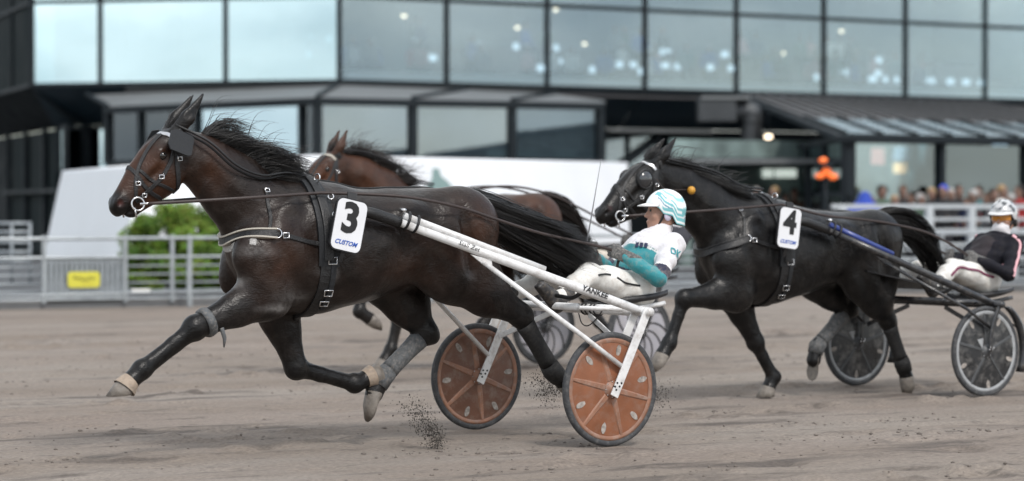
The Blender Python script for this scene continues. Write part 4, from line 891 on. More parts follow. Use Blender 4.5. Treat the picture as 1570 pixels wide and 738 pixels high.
def wheel(T, l, style, near):
    z, r = .34, .34; Y = Vector((0, 1, 0)); c = Vector((0, l, z)); k = random.random() * .3
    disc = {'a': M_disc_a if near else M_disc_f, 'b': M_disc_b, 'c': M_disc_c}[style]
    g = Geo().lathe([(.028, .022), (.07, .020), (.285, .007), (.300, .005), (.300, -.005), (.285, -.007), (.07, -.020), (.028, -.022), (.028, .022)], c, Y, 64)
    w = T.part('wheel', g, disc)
    ty = Geo().lathe([(.304, .013), (.315, .019), (.328, .0185), (.337, .012), (.340, 0), (.337, -.012), (.328, -.0185), (.315, -.019), (.304, -.013), (.304, .013)], c, Y, 72)
    T.part('tyre', ty, M_rubber, w)
    T.part('rim', Geo().lathe([(.278, .010), (.291, .0155), (.306, .0135), (.306, -.0135), (.291, -.0155), (.278, -.010)], c, Y, 72), {'a': M_rim_a, 'b': M_spoke_c, 'c': M_ring_c}[style], w)
    n = {'a': 6, 'b': 10, 'c': 5}[style]
    for i in range(n):
        an = 2 * math.pi * i / n + R(14 if near else 22); d = Vector((math.cos(an), 0, math.sin(an))); e = Vector((-math.sin(an), 0, math.cos(an)))
        for s in (1, -1):
            g = Geo(); N = Y * s
            if style == 'b':
                pts = [c + N * .018 + (Vector((math.cos(an + 1.0 * t), 0, math.sin(an + 1.0 * t))) * (.05 + .24 * t)) - N * .010 * t for t in [j / 9 for j in range(10)]]
                g.tube(pts, .0085, 6); T.part('spoke', g, M_dark, w)
            else:
                a, b = c + d * .055, c + d * .288; wa, wb = (.030, .013) if style == 'a' else (.017, .015)
                h0, h1 = (.026, .013)
                vs = [a + e * wa + N * (h0 - .012), a - e * wa + N * (h0 - .012), b - e * wb + N * .004, b + e * wb + N * .004, a + e * wa * .45 + N * h0, a - e * wa * .45 + N * h0, b - e * wb * .5 + N * h1, b + e * wb * .5 + N * h1]
                g.add(vs, [(4, 5, 6, 7), (0, 4, 7, 3), (1, 2, 6, 5), (0, 1, 5, 4), (3, 7, 6, 2)]); T.part('spoke', g, {'a': M_rim_a, 'c': M_spoke_c}[style], w)
        if style != 'b':
            a2 = an + math.pi / n + random.uniform(-.1, .1); d2 = Vector((math.cos(a2), 0, math.sin(a2))); e2 = Vector((-math.sin(a2), 0, math.cos(a2))); rr = .235 if style == 'a' else .25
            for s in (1, -1):
                vs = [c + d2 * (rr + .034 * math.cos(q) * (1 + random.uniform(-.12, .12))) + e2 * .017 * math.sin(q) + Y * s * (.0125 if style == 'a' else .0115) for q in [j * math.pi / 6 for j in range(12)]]
                T.part('reflector', Geo().poly(vs if s < 0 else vs[::-1], .004, Y * s), M_patch, w)
    if style == 'c':
        T.part('decal', Geo().poly([c + Vector((.05, .024, .02)), c + Vector((.10, .022, .09)), c + Vector((.04, .024, .10))], .003, Y), M_ring_c, w)
    g = Geo().lathe([(.0, .048), (.014, .048), (.018, .040), (.034, .036), (.040, .026), (.055, .022), (.055, -.022), (.040, -.026), (.034, -.036), (.018, -.040), (.014, -.048), (0, -.048)], c, Y, 24)
    hub = T.part('hub', g, {'a': M_rim_a, 'b': M_spoke_c, 'c': M_spoke_c}[style], w)
    for i in range(8):
        an = 2 * math.pi * i / 8
        g2 = Geo().ball(c + Vector((math.cos(an) * .046, .024, math.sin(an) * .046)), .005, 6); T.part('bolt', g2, M_steel, w)

def make_sulky(rig, style, label, ut, zt, tipz):
    T = Thing('sulky', label, 'sulky', rig, (0, 0, 0)); F = M_white if style == 'a' else M_dark
    W = .72
    for s in (1, -1): wheel(T, s * W, style, s > 0)
    for s in (1, -1):
        for q, nm in ((.058, 'fork'), (-.058, 'fork')):
            l = s * W + q
            if style == 'c':
                g = Geo().tube(spline([(0, l, .34), (-.005, l, .46), (.0 + ut * .4, l, .58), (ut, l, zt)], 5), .019, 8, flat=.6, flat_axis=(0, 1, 0))
            else:
                g = Geo().bar((.012, l, .30), (ut, l, zt + .015), .055, .012, (1, 0, .3), .004)
            fk = T.part(nm, g, F)
            for (a, b) in ((.0, .0), (.018, .035), (-.014, .035), (.014, .075), (-.018, .07)):
                p = Vector((0, l, .34)).lerp(Vector((ut, l, zt)), b * 1.2) + Vector((a, 0, 0)); T.part('bolt', Geo().lathe([(0, .010), (.0055, .010), (.0065, .006), (.0065, -.010), (0, -.010)], p, (0, 1, 0), 10), M_ink if style == 'a' else M_steel, fk)
        T.part('fork_bridge', Geo().tube([(ut, s * (W - .11), zt), (ut, s * (W + .085), zt)], .026, 12), F)
    T.part('crossbar', Geo().tube([(ut, -W + .05, zt), (ut, W - .05, zt)], .030, 12), F)
    for s in (1, -1):
        a = Vector((ut, s * W, zt)); b = Vector((1.25, s * .34, tipz)); c = Vector((1.42, s * .33, tipz + .048)); d = (b - a)
        sh = T.part('shaft', Geo().tube([a - d * .0, a.lerp(b, .15), a.lerp(b, .6), b], [.024, .028, .027, .024], 14), F)
        T.part('grip', Geo().tube(spline([a.lerp(b, .985), b + (c - b) * .45, c, c + Vector((.07, -s * .005, .008))], 4), [.033] * 9 + [.031, .029, .027, .02], 12), M_leather, sh)
        off = Vector((0, -s * .015, .050)); T.part('slide_bar', Geo().tube([a.lerp(b, .965) + off, a.lerp(b, .40 if style != 'c' else .60) + off * .75], .021, 10), M_blue if style == 'c' else F, sh)
        for t in (.955, .92): T.part('clamp', Geo().torus(a.lerp(b, t) + off * .5, .050, .008, d, 20, 6), M_ink, sh)
        T.part('clamp_bolt', Geo().tube([a.lerp(b, .97) + off + Vector((0, -.02, .028)), a.lerp(b, .97) + off + Vector((0, .03, .028))], .012, 8), M_steel, sh)
        p = a.lerp(b, .67) + Vector((0, s * .006, -.028)); e = Vector((-.055, s * (W + .045), .475)) if style != 'c' else Vector((-.04, s * (W + .045), .50))
        T.part('gusset', Geo().poly([p + Vector((.06, 0, .012)), p + Vector((-.07, s * .02, -.022)), p + Vector((-.075, s * .02, -.055)), p + Vector((-.03, s * .01, -.055))], .012, (0, 1, 0)), F, sh)
        bp_ = [p + Vector((-.02, 0, -.03)), Vector((.235, W + .048, .665)), e] if s > 0 else [p + Vector((-.02, 0, -.03)), Vector((e.x, -W + .05, e.z))]
        br = T.part('brace', Geo().tube(bp_, .0155 if style != 'c' else .013, 10), F)
        if style == 'a':
            tm = text_mesh('Stall Zet', .040, .0006, .18); dr = (a - b).normalized(); pos = a.lerp(b, .722) + Vector((0, s * .0295, .004))
            if s > 0:
                nrm = Vector((0, 1, .1)); up = nrm.cross(dr); up = up if up.z > 0 else -up
                T.part('lettering', place_text(tm, pos + nrm.normalized() * .002, dr, up), M_ink, sh)
                pos = a.lerp(b, .21) + Vector((0, .0295, .006)); T.part('lettering', place_text(text_mesh('YANKEE', .046, .0006, .1, .0012), pos + Vector((0, .002, 0)), dr, up), M_ink, sh)
        g = Geo(); sp = a.lerp(b, .245); g.tube(spline([sp + Vector((.0, -s * .03, -.02)), sp + Vector((.02, -s * .09, -.05)), sp + Vector((.03, -s * .17, -.045)), sp + Vector((.03, -s * .24, -.04))], 4), .013, 8); T.part('footrest', g, F if style != 'a' else M_leather)
        T.part('seat_arm', Geo().tube(spline([(ut + .01, s * .24, zt), (ut - .2, s * .21, zt - .02), (-.62, s * .17, zt - .005), (-.84, s * .15, zt + .02)], 4), .016, 8), F)
        T.part('stay', Geo().bar((ut + .02, s * .20, zt - .035), (ut * .55, s * (W - .065), zt - .20), .034, .01, (0, 0, 1), .003), F)
        T.part('stay', Geo().tube([(ut + .36, s * .20, zt + .02), (ut + .06, s * (W - .12), zt + .01)], .014, 8), F)
    T.part('front_bar', Geo().tube([(ut + .36, -.55, zt + .03), (ut + .36, .55, zt + .03)], .022, 10), F)
    sg = Geo(); vs = []; fs = []; n = 14
    for i in range(n + 1):
        x = -.44 - .42 * i / n; 
        for j in range(9):
            y = (-1 + j / 4) * (.16 + .05 * math.sin(math.pi * i / n)); zz = zt + .018 + .05 * (i / n) ** 3 + .035 * (abs(y) / .2) ** 2; vs.append((x, y, zz + .018))
    m = len(vs); vs += [(x, y, z_ - .035) for x, y, z_ in vs]
    for i in range(n):
        for j in range(8):
            a = i * 9 + j; fs += [(a, a + 1, a + 10, a + 9), (m + a, m + a + 9, m + a + 10, m + a + 1)]
    for i in range(n): fs += [(i * 9, i * 9 + 9, m + i * 9 + 9, m + i * 9), (i * 9 + 8, m + i * 9 + 8, m + i * 9 + 17, i * 9 + 17)]
    for j in range(8): fs += [(j, m + j, m + j + 1, j + 1), (n * 9 + j, n * 9 + j + 1, m + n * 9 + j + 1, m + n * 9 + j)]
    T.part('seat', sg.add(vs, fs, True), M_seat)
    if style == 'a':                                    # coiled tie on the crossbar
        for i in range(4): T.part('tie', Geo().torus((ut, .14 + .045 * i, zt), .036 + .004 * (i % 2), .005, (0.1, 1, .15 * (i % 2)), 18, 6), M_ink)
        T.part('cord', Geo().tube(spline([(ut + .04, .12, zt - .03), (ut + .05, .17, zt - .09), (ut + .05, .24, zt - .10), (ut + .05, .33, zt - .05), (ut + .03, .36, zt)], 5), .004, 5), M_ink)
    if style == 'c':
        g = Geo(); A = [(.80, -.30, .95), (.80, .30, .95), (.02, .36, .80), (.02, -.36, .80)]; g.poly(A, .012, (0, 0, 1)); T.part('mud_screen', g, M_leather)
        for s in (1, -1):
            g = Geo(); pts = [(-.40 * math.cos(t) , s * W, .34 + .40 * math.sin(t)) for t in [R(-25 + 80 * i / 9) for i in range(10)]]; g.tube(pts, .034, 8, flat=.25, flat_axis=(0, 0, 1)); T.part('mudguard', g, M_dark)
            T.part('guard_stay', Geo().tube([(-.36, s * W, .50), (ut, s * (W - .06), zt - .05)], .008, 6), M_dark)
    return T
SA = make_sulky(RIG_A, 'a', 'white framed two-wheeled sulky with orange wheel discs behind the dark brown horse', -.24, .795, 1.338)
SB = make_sulky(RIG_B, 'b', 'sulky with pale wheel discs and curved dark spokes behind the bay', -.20, .78, 1.338)
SC = make_sulky(RIG_C, 'c', 'black two-wheeled sulky with smoked wheel discs behind the black horse', -.10, .69, 1.262)

# ------------------------------------------------------------------ drivers
M_skin = mat('skin', (.36, .205, .15), .5, noise=.12, nscale=25, spec=.4)
M_fabric = mat('racing_cloth', (.7, .7, .7), .7, attr='Col', noise=.07, nscale=14, bump=.9, bscale=15, dirt=(.33, .27, .22), dirt_amt=.5, sheen=.2)
M_fabric2 = mat('dark_racing_cloth', (.7, .7, .7), .75, attr='Col', noise=.2, nscale=14, bump=.5, bscale=22, dirt=(.06, .05, .045), dirt_amt=.25, spec=.2)
M_trous = mat('white_trousers', (.68, .67, .64), .75, noise=.08, nscale=10, bump=.9, bscale=13, dirt=(.36, .29, .23), dirt_amt=.55)
M_trous_d = mat('dirty_trousers', (.58, .53, .46), .8, noise=.15, nscale=10, bump=.5, bscale=18, dirt=(.32, .26, .2), dirt_amt=.8)
M_glove = mat('dusty_glove', (.085, .085, .085), .8, noise=.35, nscale=45, dirt=(.33, .31, .28), dirt_amt=.8, bump=.3, bscale=80)
M_boots = mat('muddy_boot', (.03, .029, .03), .5, noise=.3, nscale=22, dirt=(.22, .18, .14), dirt_amt=.7)
M_helm = mat('painted_helmet', (.8, .8, .8), .22, attr='Col', coat=.6, spec=.5)
M_pad = mat('ear_pad', (.55, .50, .62), .6)
M_orange = mat('amber_lens', (.55, .22, .03), .1, coat=.5)
M_gaiter = mat('white_gaiter', (.72, .70, .72), .85, bump=.4, bscale=60)
M_pink = mat('pink_piping', (.75, .42, .46), .6); M_maroon = mat('maroon_piping', (.16, .03, .07), .6); M_teal = mat('teal_print', (.02, .28, .32), .5); M_navy = mat('navy_print', (.02, .025, .07), .5)

def place_prims(pr, M, t):
    M = np.array(M); t = np.array(t); out = []
    for p in pr:
        q = dict(p)
        if p['t'] == 'c': q['a'] = M @ p['a'] + t; q['b'] = M @ p['b'] + t
        else: q['c'] = M @ p['c'] + t; q['rot'] = M @ (np.eye(3) if p['rot'] is None else p['rot'])
        out.append(q)
    return out
def head_prims(tagi=9):
    P = [elli((-.012, 0, .030), (.098, .076, .100), k=.03), elli((.030, 0, -.035), (.066, .060, .075), k=.03), elli((.060, 0, -.092), (.030, .030, .022), k=.03),
         cone((.086, 0, .020), (.110, 0, -.022), .009, .014, k=.012), elli((.094, 0, -.056), (.012, .024, .007), k=.008), elli((.092, 0, -.069), (.012, .021, .007), k=.008), elli((.082, 0, .036), (.018, .055, .012), k=.02)]
    for s in (-1, 1):
        P += [carve(elli((.092, s * .032, .014), (.016, .017, .011), k=.012)), elli((.060, s * .048, -.020), (.025, .018, .02), k=.02), elli((.080, s * .031, .013), (.012, .012, .010), k=.004),
              elli((-.012, s * .078, -.005), (.022, .008, .033), roty(-10), k=.008), elli((.104, s * .012, -.026), (.009, .007, .007), k=.006), cone((-.03, s * .052, -.05), (.05, s * .035, -.085), .022, .018, k=.03)]
    for p in P: p['tag'] = tagi
    return P
def hand_prims(W, K, v, n):
    """closed fist: wrist W, knuckles K, v towards the thumb side, n out of the palm"""
    W, K, v, n = [np.array(x, float) for x in (W, K, v, n)]; d = (K - W); L = np.linalg.norm(d); d /= L; v = v - d * (v @ d); v /= np.linalg.norm(v); n = np.cross(d, v) * (1 if np.cross(d, v) @ n > 0 else -1)
    P = [cone(W - d * .085, W - d * .03, .041, .038, k=.02), cone(W - d * .03, W, .034, .029, k=.02)]
    for j in range(4):
        o = v * (.030 - .020 * j); kk = K + o + d * (.0 - .004 * abs(j - 1)); P.append(cone(W + o * .6, kk, .021, .0140, k=.016))
        ln = (.040, .044, .041, .033)[j]; a = kk + d * ln * .45 + n * ln * .75; b = a - d * ln * .75 + n * .012; c = b - d * .012 - n * ln * .5
        P += [cone(kk, a, .0115, .0105, k=.005), cone(a, b, .0105, .0095, k=.005), cone(b, c, .0095, .0085, k=.004)]
    t0 = W + d * L * .28 + v * .026 + n * .010; t1 = t0 + d * .036 + v * .022 + n * .018; t2 = t1 + d * .030 - v * .006 + n * .012; P += [cone(t0, t1, .0155, .0125, k=.012), cone(t1, t2, .0120, .0095, k=.006)]
    return P
def helmet_geo(colfn, sc=1.0):
    na, nr = 96, 36; vs = []; C = []; fs = []
    def low(a):      # lower rim height by direction, 0 = front
        a = abs((a + math.pi) % (2 * math.pi) - math.pi)
        return float(np.interp(a, [0, .75, 1.05, 1.30, 1.75, 2.0, 3.15], [.052, .048, .030, -.005, -.012, -.062, -.078]))
    for side in (0, 1):
        for i in range(nr + 1):
            for k in range(na):
                a = 2 * math.pi * k / na; zl = low(a); t = i / nr; zz = .158 + (zl - .158) * t ** 1.35 if False else None
                ph = t * math.acos(max(-1, min(1, (zl - .030) / .128))); off = -.010 * side
                rr = math.sin(min(ph, math.pi * .56)); x = (.132 + off) * rr * math.cos(a) - .014; y = (.108 + off) * rr * math.sin(a); z = .030 + (.128 + off) * math.cos(ph)
                ridge = .004 * math.exp(-((abs(a - math.pi) % math.pi) / .2) ** 2) * 0
                vs.append((x * sc, y * sc, z * sc)); C.append(colfn(a, t, x, y, z) if side == 0 else (.03, .03, .03))
    m = (nr + 1) * na
    for i in range(nr):
        for k in range(na):
            a = i * na + k; b = i * na + (k + 1) % na; fs.append((a, a + na, b + na, b)); fs.append((m + a, m + b, m + b + na, m + a + na))
    for k in range(na): a = nr * na + k; b = nr * na + (k + 1) % na; fs.append((a, m + a, m + b, b))
    return vs, fs, C
def peak_geo(sc=1.0):
    vs = []; n = 14
    for z in (0, -.007):
        for i in range(n + 1):
            a = R(-62 + 124 * i / n); vs.append(((.122 * math.cos(a) - .014) * sc, .104 * math.sin(a) * sc, (.062 + z) * sc)); e = .062 * math.cos(a) ** .6; vs.append((((.122 + e) * math.cos(a) - .014) * sc, (.104 + e * .25) * math.sin(a) * sc, (.050 + z - .01 * math.cos(a)) * sc))
    fs = []; m = 2 * (n + 1)
    for i in range(n):
        a = 2 * i; fs += [(a, a + 2, a + 3, a + 1), (m + a, m + a + 1, m + a + 3, m + a + 2), (a + 1, a + 3, m + a + 3, m + a + 1), (a, m + a, m + a + 2, a + 2)]
    return vs, fs
def xf(vs, M, t): M = np.array(M); t = np.array(t); return [tuple(M @ np.array(v) + t) for v in vs]

def make_driver(rig, style, label, yaw, pitch, dz=0.0, du=0.0):
    T = Thing('person', label, 'driver', rig, (-.62 + du, 0, dz))
    J = lambda u, l, z: np.array([u + du, l, z + dz])
    hip = {s: J(-.64, s * .095, .905) for s in (1, -1)}; kn = {1: J(-.235, .17, 1.005), -1: J(-.20, -.17, .985)}; an = {1: J(.075, .30, .865), -1: J(.09, -.30, .855)}
    sh = {s: J(-.895, s * .175, 1.185) for s in (1, -1)}; el = {1: J(-.690, .285, .975), -1: J(-.70, -.275, 1.02)}; wr = {1: J(-.520, .165, 1.115), -1: J(-.515, -.165, 1.115)}
    kk = {1: J(-.450, .135, 1.150), -1: J(-.450, -.125, 1.165)}
    if style == 'c': el[1] = J(-.70, .31, .95); wr[1] = J(-.53, .15, 1.06); kk[1] = J(-.46, .115, 1.09); wr[-1] = J(-.52, -.15, 1.06); kk[-1] = J(-.45, -.12, 1.10)
    pel = J(-.655, 0, .925); wst = J(-.735, 0, 1.02); chs = J(-.825, 0, 1.125); nb = J(-.895, 0, 1.235); hc = J(-.945, 0, 1.378)
    def torso(g): return [cone(pel - np.array([.0, 0, 0]), wst, .125 + g, .128 + g, 1.30, 1.20, k=.05, tagi=1), cone(wst, chs, .128 + g, .135 + g, 1.20, 1.28, k=.05, tagi=1), cone(chs, nb - np.array([-.01, 0, .03]), .130 + g, .085 + g, 1.35, 1.5, k=.06, tagi=1)]
    def arms(g):
        o = []
        for s in (1, -1):
            m = sh[s] * .5 + el[s] * .5; o += [elli(sh[s], (.072 + g,) * 3, k=.05, tagi=2), cone(sh[s], m, .064 + g, .057 + g, k=.03, tagi=2 if s > 0 else 12), cone(m, el[s], .057 + g, .050 + g, k=.03, tagi=3 if s > 0 else 13),
                 cone(el[s], el[s] * .4 + wr[s] * .6, .052 + g, .043 + g, k=.02, tagi=4 if s > 0 else 14), cone(el[s] * .4 + wr[s] * .6, wr[s], .043 + g, .034 + g, k=.02, tagi=4 if s > 0 else 14)]
        return o
    def legs(g):
        o = [cone(pel + np.array([-.03, -.06, -.02]), pel + np.array([-.03, .06, -.02]), .125 + g, .125 + g, k=.05, tagi=5)]
        for s in (1, -1):
            m = hip[s] * .5 + kn[s] * .5; c = kn[s] * .65 + an[s] * .35
            o += [cone(hip[s], m, .098 + g, .084 + g, k=.05, tagi=5), cone(m, kn[s], .084 + g, .062 + g, k=.04, tagi=5), cone(kn[s], c, .062 + g, .058 + g, k=.03, tagi=6), cone(c, an[s], .058 + g, .042 + g, k=.03, tagi=6)]
        return o
    cy, sy = math.cos(yaw), math.sin(yaw); cp, sp_ = math.cos(pitch), math.sin(pitch)
    Mh = np.array([[cy, -sy, 0], [sy, cy, 0], [0, 0, 1]]) @ np.array([[cp, 0, sp_], [0, 1, 0], [-sp_, 0, cp]])
    body = torso(-.02) + arms(-.015) + legs(-.02) + [cone(nb - np.array([0, 0, .03]), hc + np.array([.0, 0, -.05]), .062, .055, k=.03)] + place_prims(head_prims(), Mh, hc)
    for s in (1, -1): body += [cone(wr[s], kk[s], .012, .011, k=.01), cone(an[s], an[s] + np.array([.03, 0, -.03]), .035, .035, k=.02), cone(an[s] + np.array([.01, 0, -.035]), an[s] + np.array([.125, s * .01, .06]), .030, .025, k=.02)]
    me, V = sdf_mesh(body, .009, 1); T.part('body', me, M_skin)
    # eyes
    for s in (1, -1): T.part('eye', Geo().ball(Mh @ np.array([.090, s * .031, .013]) + hc, .0085, 8), M_eye)
    # jacket
    jp = torso(.0) + arms(.0); me, V = sdf_mesh(jp, .0085, 1, wob=.0050, wobs=9); ti, tt = nearest_prim(jp, V)
    if style == 'c':
        C = np.tile(np.array([.009, .009, .014]), (len(V), 1)); C[(ti == 1) & (V[:, 0] > chs[0] + .07) & (np.abs(V[:, 1]) < .11) & (V[:, 2] > chs[2] - .09)] = (.035, .03, .034)
    else:
        white, teal, navy = (.70, .69, .72), (.018, .225, .255), (.012, .015, .045)
        if style == 'b': white, teal, navy = (.05, .05, .06), (.03, .03, .04), (.05, .02, .02)
        C = np.tile(np.array(white), (len(V), 1)); body_t = (V - pel) @ ((nb - pel) / np.linalg.norm(nb - pel)) / np.linalg.norm(nb - pel)
        C[(ti == 1) & (body_t < .34 + .25 * (V[:, 0] - pel[0]))] = teal; C[(ti == 1) & (body_t < .13)] = navy
        ch = (ti == 1) & (V[:, 0] > chs[0] + .045) & (body_t > .36) & (body_t < .62); C[ch] = teal; C[(ti == 1) & (V[:, 0] > chs[0] + .045) & (body_t > .585) & (body_t < .615)] = (.75, .75, .75)
        for q in (0, 10):
            C[(ti == 3 + q) & (tt > .42)] = (.8, .8, .8); C[(ti == 3 + q) & (tt > .48)] = navy; C[(ti == 3 + q) & (tt > .93)] = (.8, .8, .8); C[ti == 4 + q] = teal
    paint(me, C); jb = bvh_of(me); jk = T.part('jacket', me, M_fabric2 if style != 'a' else M_fabric)
    tp = legs(.006); me, V = sdf_mesh(tp, .0085, 1, wob=.0058, wobs=8); tb = bvh_of(me); T.part('trousers', me, M_trous_d if style == 'b' else M_trous)
    for s in (1, -1):
        up = (0, 0, 1); nn = (0, -s, 0)
        gm, _ = sdf_mesh(hand_prims(wr[s], kk[s], (-.25, 0, 1), nn), .0045, 1); T.part('glove', gm, M_glove)
        a = an[s]; bp = [cone(a + (kn[s] - a) * .25, a, .056, .050, k=.02), cone(a + np.array([.012, 0, -.045]), a + np.array([.075, s * .006, .030]), .044, .042, .95, k=.03), cone(a + np.array([.075, s * .006, .030]), a + np.array([.135, s * .012, .085]), .041, .031, 1.1, k=.02), cone(a + np.array([.035, 0, -.055]), a + np.array([.165, s * .012, .075]), .016, .014, 2.2, k=.01)]
        bm_, _ = sdf_mesh(bp, .007, 1); T.part('boot', bm_, M_boots)
    # neck scarf
    sp = [cone(nb + np.array([0, 0, -.025]), hc + np.array([.01, 0, -.075]), .082, .070, k=.02)]
    if style == 'c': sp += place_prims([elli((.058, 0, -.062), (.058, .060, .050), k=.03)], Mh, hc)
    sm, _ = sdf_mesh(sp, .007, 1, wob=.0022, wobs=16); T.part('neck_scarf', sm, M_gaiter)
    # helmet
    if style == 'a' or style == 'b':
        def cf(a, t, x, y, z):
            s_ = abs((a + math.pi) % (2 * math.pi) - math.pi); w = s_ * .55 + .9 * t; tl = (.16, .46, .50) if style == 'a' else (.05, .05, .06)
            if style == 'b': return (.03, .03, .04)
            if t > .955: return tl
            if t > .90: return (.78, .80, .80)
            if t > .83 and s_ > 1.2: return tl
            v = t + .10 * math.sin(s_ * 2.0 + .4)
            if .30 < v < .40: return (.30, .62, .65)
            if .52 < v < .70 and s_ > .5: return tl if not (.575 < v < .63 and 1.0 < s_ < 2.3) else (.8, .82, .82)
            if .74 < v < .78 and s_ > .9: return (.10, .25, .35)
            return (.76, .78, .78)
    else:
        def cf(a, t, x, y, z):
            n_ = math.sin(a * 7 + 9 * t) + math.sin(a * 3 - 14 * t + 1) + .7 * math.sin(a * 13 + 23 * t)
            return (.06, .065, .07) if n_ > 1.0 and t < .85 else ((.24, .25, .26) if n_ > .2 else (.50, .50, .51))
    vs, fs, C = helmet_geo(cf); hm = mesh_of(xf(vs, Mh, hc), fs, True); paint(hm, np.array(C)); he = T.part('helmet', hm, M_helm)
    vs, fs = peak_geo(); T.part('peak', mesh_of(xf(vs, Mh, hc), fs, True), M_white, he)
    for s in (1, -1):
        T.part('ear_pad', Geo().ball(Mh @ np.array([-.012, s * .086, -.012]) + hc, (.030, .014, .034), 12), M_pad if style == 'a' else M_ink, he)
        g = Geo().tube([Vector(Mh @ np.array(p) + hc) for p in [(.01, s * .088, .005), (.03, s * .072, -.05), (.045, s * .05, -.095), (.055, 0, -.118)]], .0085, 6, flat=.5, flat_axis=(0, 1, 0)); T.part('chin_strap', g, M_ink, he)
    if style == 'c':
        vs = []; fs = []
        for i in range(13):
            a = R(-66 + 132 * i / 12)
            for z in (.040, -.008): vs.append((.104 * math.cos(a) + .004, .088 * math.sin(a), z - (.008 if z < 0 and abs(a) < .2 else 0)))
        fs = [(2 * i, 2 * i + 2, 2 * i + 3, 2 * i + 1) for i in range(12)]; vs2 = [(x * .93, y * .93, z) for x, y, z in vs]; n = len(vs); fs += [tuple(n + q for q in f[::-1]) for f in fs]
        T.part('goggles', mesh_of(xf(vs + vs2, Mh, hc), fs, True), M_orange)
        for s in (1, -1):
            g = Geo(); strap(g, jb, [sh[s] + np.array([.05, s * .03, .07]), sh[s] + np.array([0, s * .08, 0]), sh[s] * .5 + el[s] * .5 + np.array([0, s * .07, 0]), el[s] + np.array([0, s * .06, -.02])], .022, .006, .002); T.part('sleeve_stripe', g, M_pink, jk)
            g = Geo(); strap(g, jb, [pel + np.array([-.06, s * .17, .02]), wst + np.array([-.05, s * .17, .02])], .020, .006, .002); T.part('side_stripe', g, M_pink, jk)
            g = Geo(); strap(g, tb, [hip[s] + np.array([.0, s * .12, .02]), hip[s] * .5 + kn[s] * .5 + np.array([0, s * .10, .03]), kn[s] + np.array([0, s * .09, .01]), kn[s] * .6 + an[s] * .4 + np.array([0, s * .08, 0])], .018, .006, .002); T.part('leg_stripe', g, M_maroon)
    if style == 'a':
        for s in (1,):
            g = Geo(); strap(g, tb, [hip[s] + np.array([.03, s * .12, .03]), hip[s] * .6 + kn[s] * .4 + np.array([0, s * .12, .0]), hip[s] * .45 + kn[s] * .55 + np.array([0, s * .10, .03])], .011, .005, .002); T.part('pocket_piping', g, M_ink)
            g = Geo(); strap(g, tb, [hip[s] * .35 + kn[s] * .65 + np.array([0, s * .10, .045]), kn[s] + np.array([-.03, s * .10, .0])], .011, .005, .002); T.part('pocket_piping', g, M_ink)
        # monogram on the sleeve, wrapped on the cloth
        mid = sh[1] * .72 + el[1] * .28; ax = Vector(el[1] - sh[1]).normalized(); h = jb.ray_cast(Vector(mid) + Vector((0, .4, .04)), Vector((0, -1, -.1)))
        def wrap(txt, size, h, right, up, m, **k):
            tm = place_text(text_mesh(txt, size, .0004, **k), h[0] + h[1] * .004, right, up)
            for v in tm.vertices:
                dn = (v.co - h[0]).dot(h[1]); q = jb.find_nearest(v.co); v.co = q[0] + q[1] * (.0055 + (dn - .004))
            T.part('lettering', tm, m, jk)
        if h[0] is not None:
            n = h[1]; rt = Vector((-1, 0, -.35)); rt = (rt - n * rt.dot(n)).normalized(); wrap('DK', .072, h, rt, n.cross(rt), M_teal, offset=.001)
        h = jb.ray_cast(Vector(chs) + Vector((.5, .28, .06)), Vector((-1, -.5, -.02)))
        if h[0] is not None:
            n = h[1]; rt = Vector((-.35, 1, .0)) * 1; rt = (rt - n * rt.dot(n)).normalized(); rt = rt if True else -rt
            g = Geo()
            for q in range(3):     # dark print on the chest
                p = h[0] + rt * (.03 * q - .03); strap(g, jb, [p + n.cross(rt) * .018, p - n.cross(rt) * .012], .020, .006, .002, step=.006)
            T.part('chest_print', g, M_navy, jk)
    T.kk = kk; T.hc = hc
    return T
DA = make_driver(RIG_A, 'a', 'driver in white and teal jacket, white trousers and teal striped helmet', R(-24), R(-4))
DB = make_driver(RIG_B, 'b', 'driver in dark clothes on the sulky behind the bay', R(0), 0, dz=-.02)
DC = make_driver(RIG_C, 'c', 'driver in dark jacket, silver helmet, amber goggles and white face cover', R(26), R(2), dz=-.05, du=.05)
wh = Geo(); a = Vector((-.43, -.13, 1.14)); b = at(RIG_A, 922, 243, -.12); wh.tube([a, a.lerp(b, .12), a.lerp(b, .5), b], [.007, .005, .0035, .0016], 6)
w_ = single('whip', wh, mat('whip_grey', (.16, .16, .17), .4), 'thin grey whip held upright in the teal sleeved hand', 'whip', RIG_A, a)
gp = Geo().tube([a, a.lerp(b, .09)], .0095, 8); gp = gp.mesh(); gp.transform(Matrix.Translation(-a)); gp.materials.append(M_white); go = bpy.data.objects.new('whip_handle', gp); col.objects.link(go); go.parent = w_

# ------------------------------------------------------------------ harness, bridles, number plates, reins
M_plate = mat('plate_white', (.72, .73, .76), .35, noise=.04, nscale=6)
M_cust = mat('blue_print', (.03, .10, .42), .5)
M_rein = mat('brown_rein', (.035, .024, .022), .5, noise=.2, nscale=30)
M_boot_d = mat('dark_boot', (.007, .007, .0075), .75, noise=.3, nscale=35, dirt=(.08, .07, .06), dirt_amt=.3)
M_silver = mat('silver_band', (.55, .55, .56), .3, metal=.7)
def ring_pts(po, u0, u1, a0, a1, n=28):
    """points round the trunk: angle 0 = spine, +90 = the horse's left flank"""
    tr = po['trunk']; f = lambda u, i: float(np.interp(-u, [-q[0] for q in tr], [q[i] for q in tr])); out = []
    for k in range(n + 1):
        a = R(a0 + (a1 - a0) * k / n); u = u0 + (u1 - u0) * (1 - math.cos(a)) / 2; zt_, zb_, hw = f(u, 1), f(u, 2), f(u, 3)
        out.append((u, (hw + .05) * math.sin(a), (zt_ + zb_) / 2 + ((zt_ - zb_) / 2 + .05) * math.cos(a)))
    return out
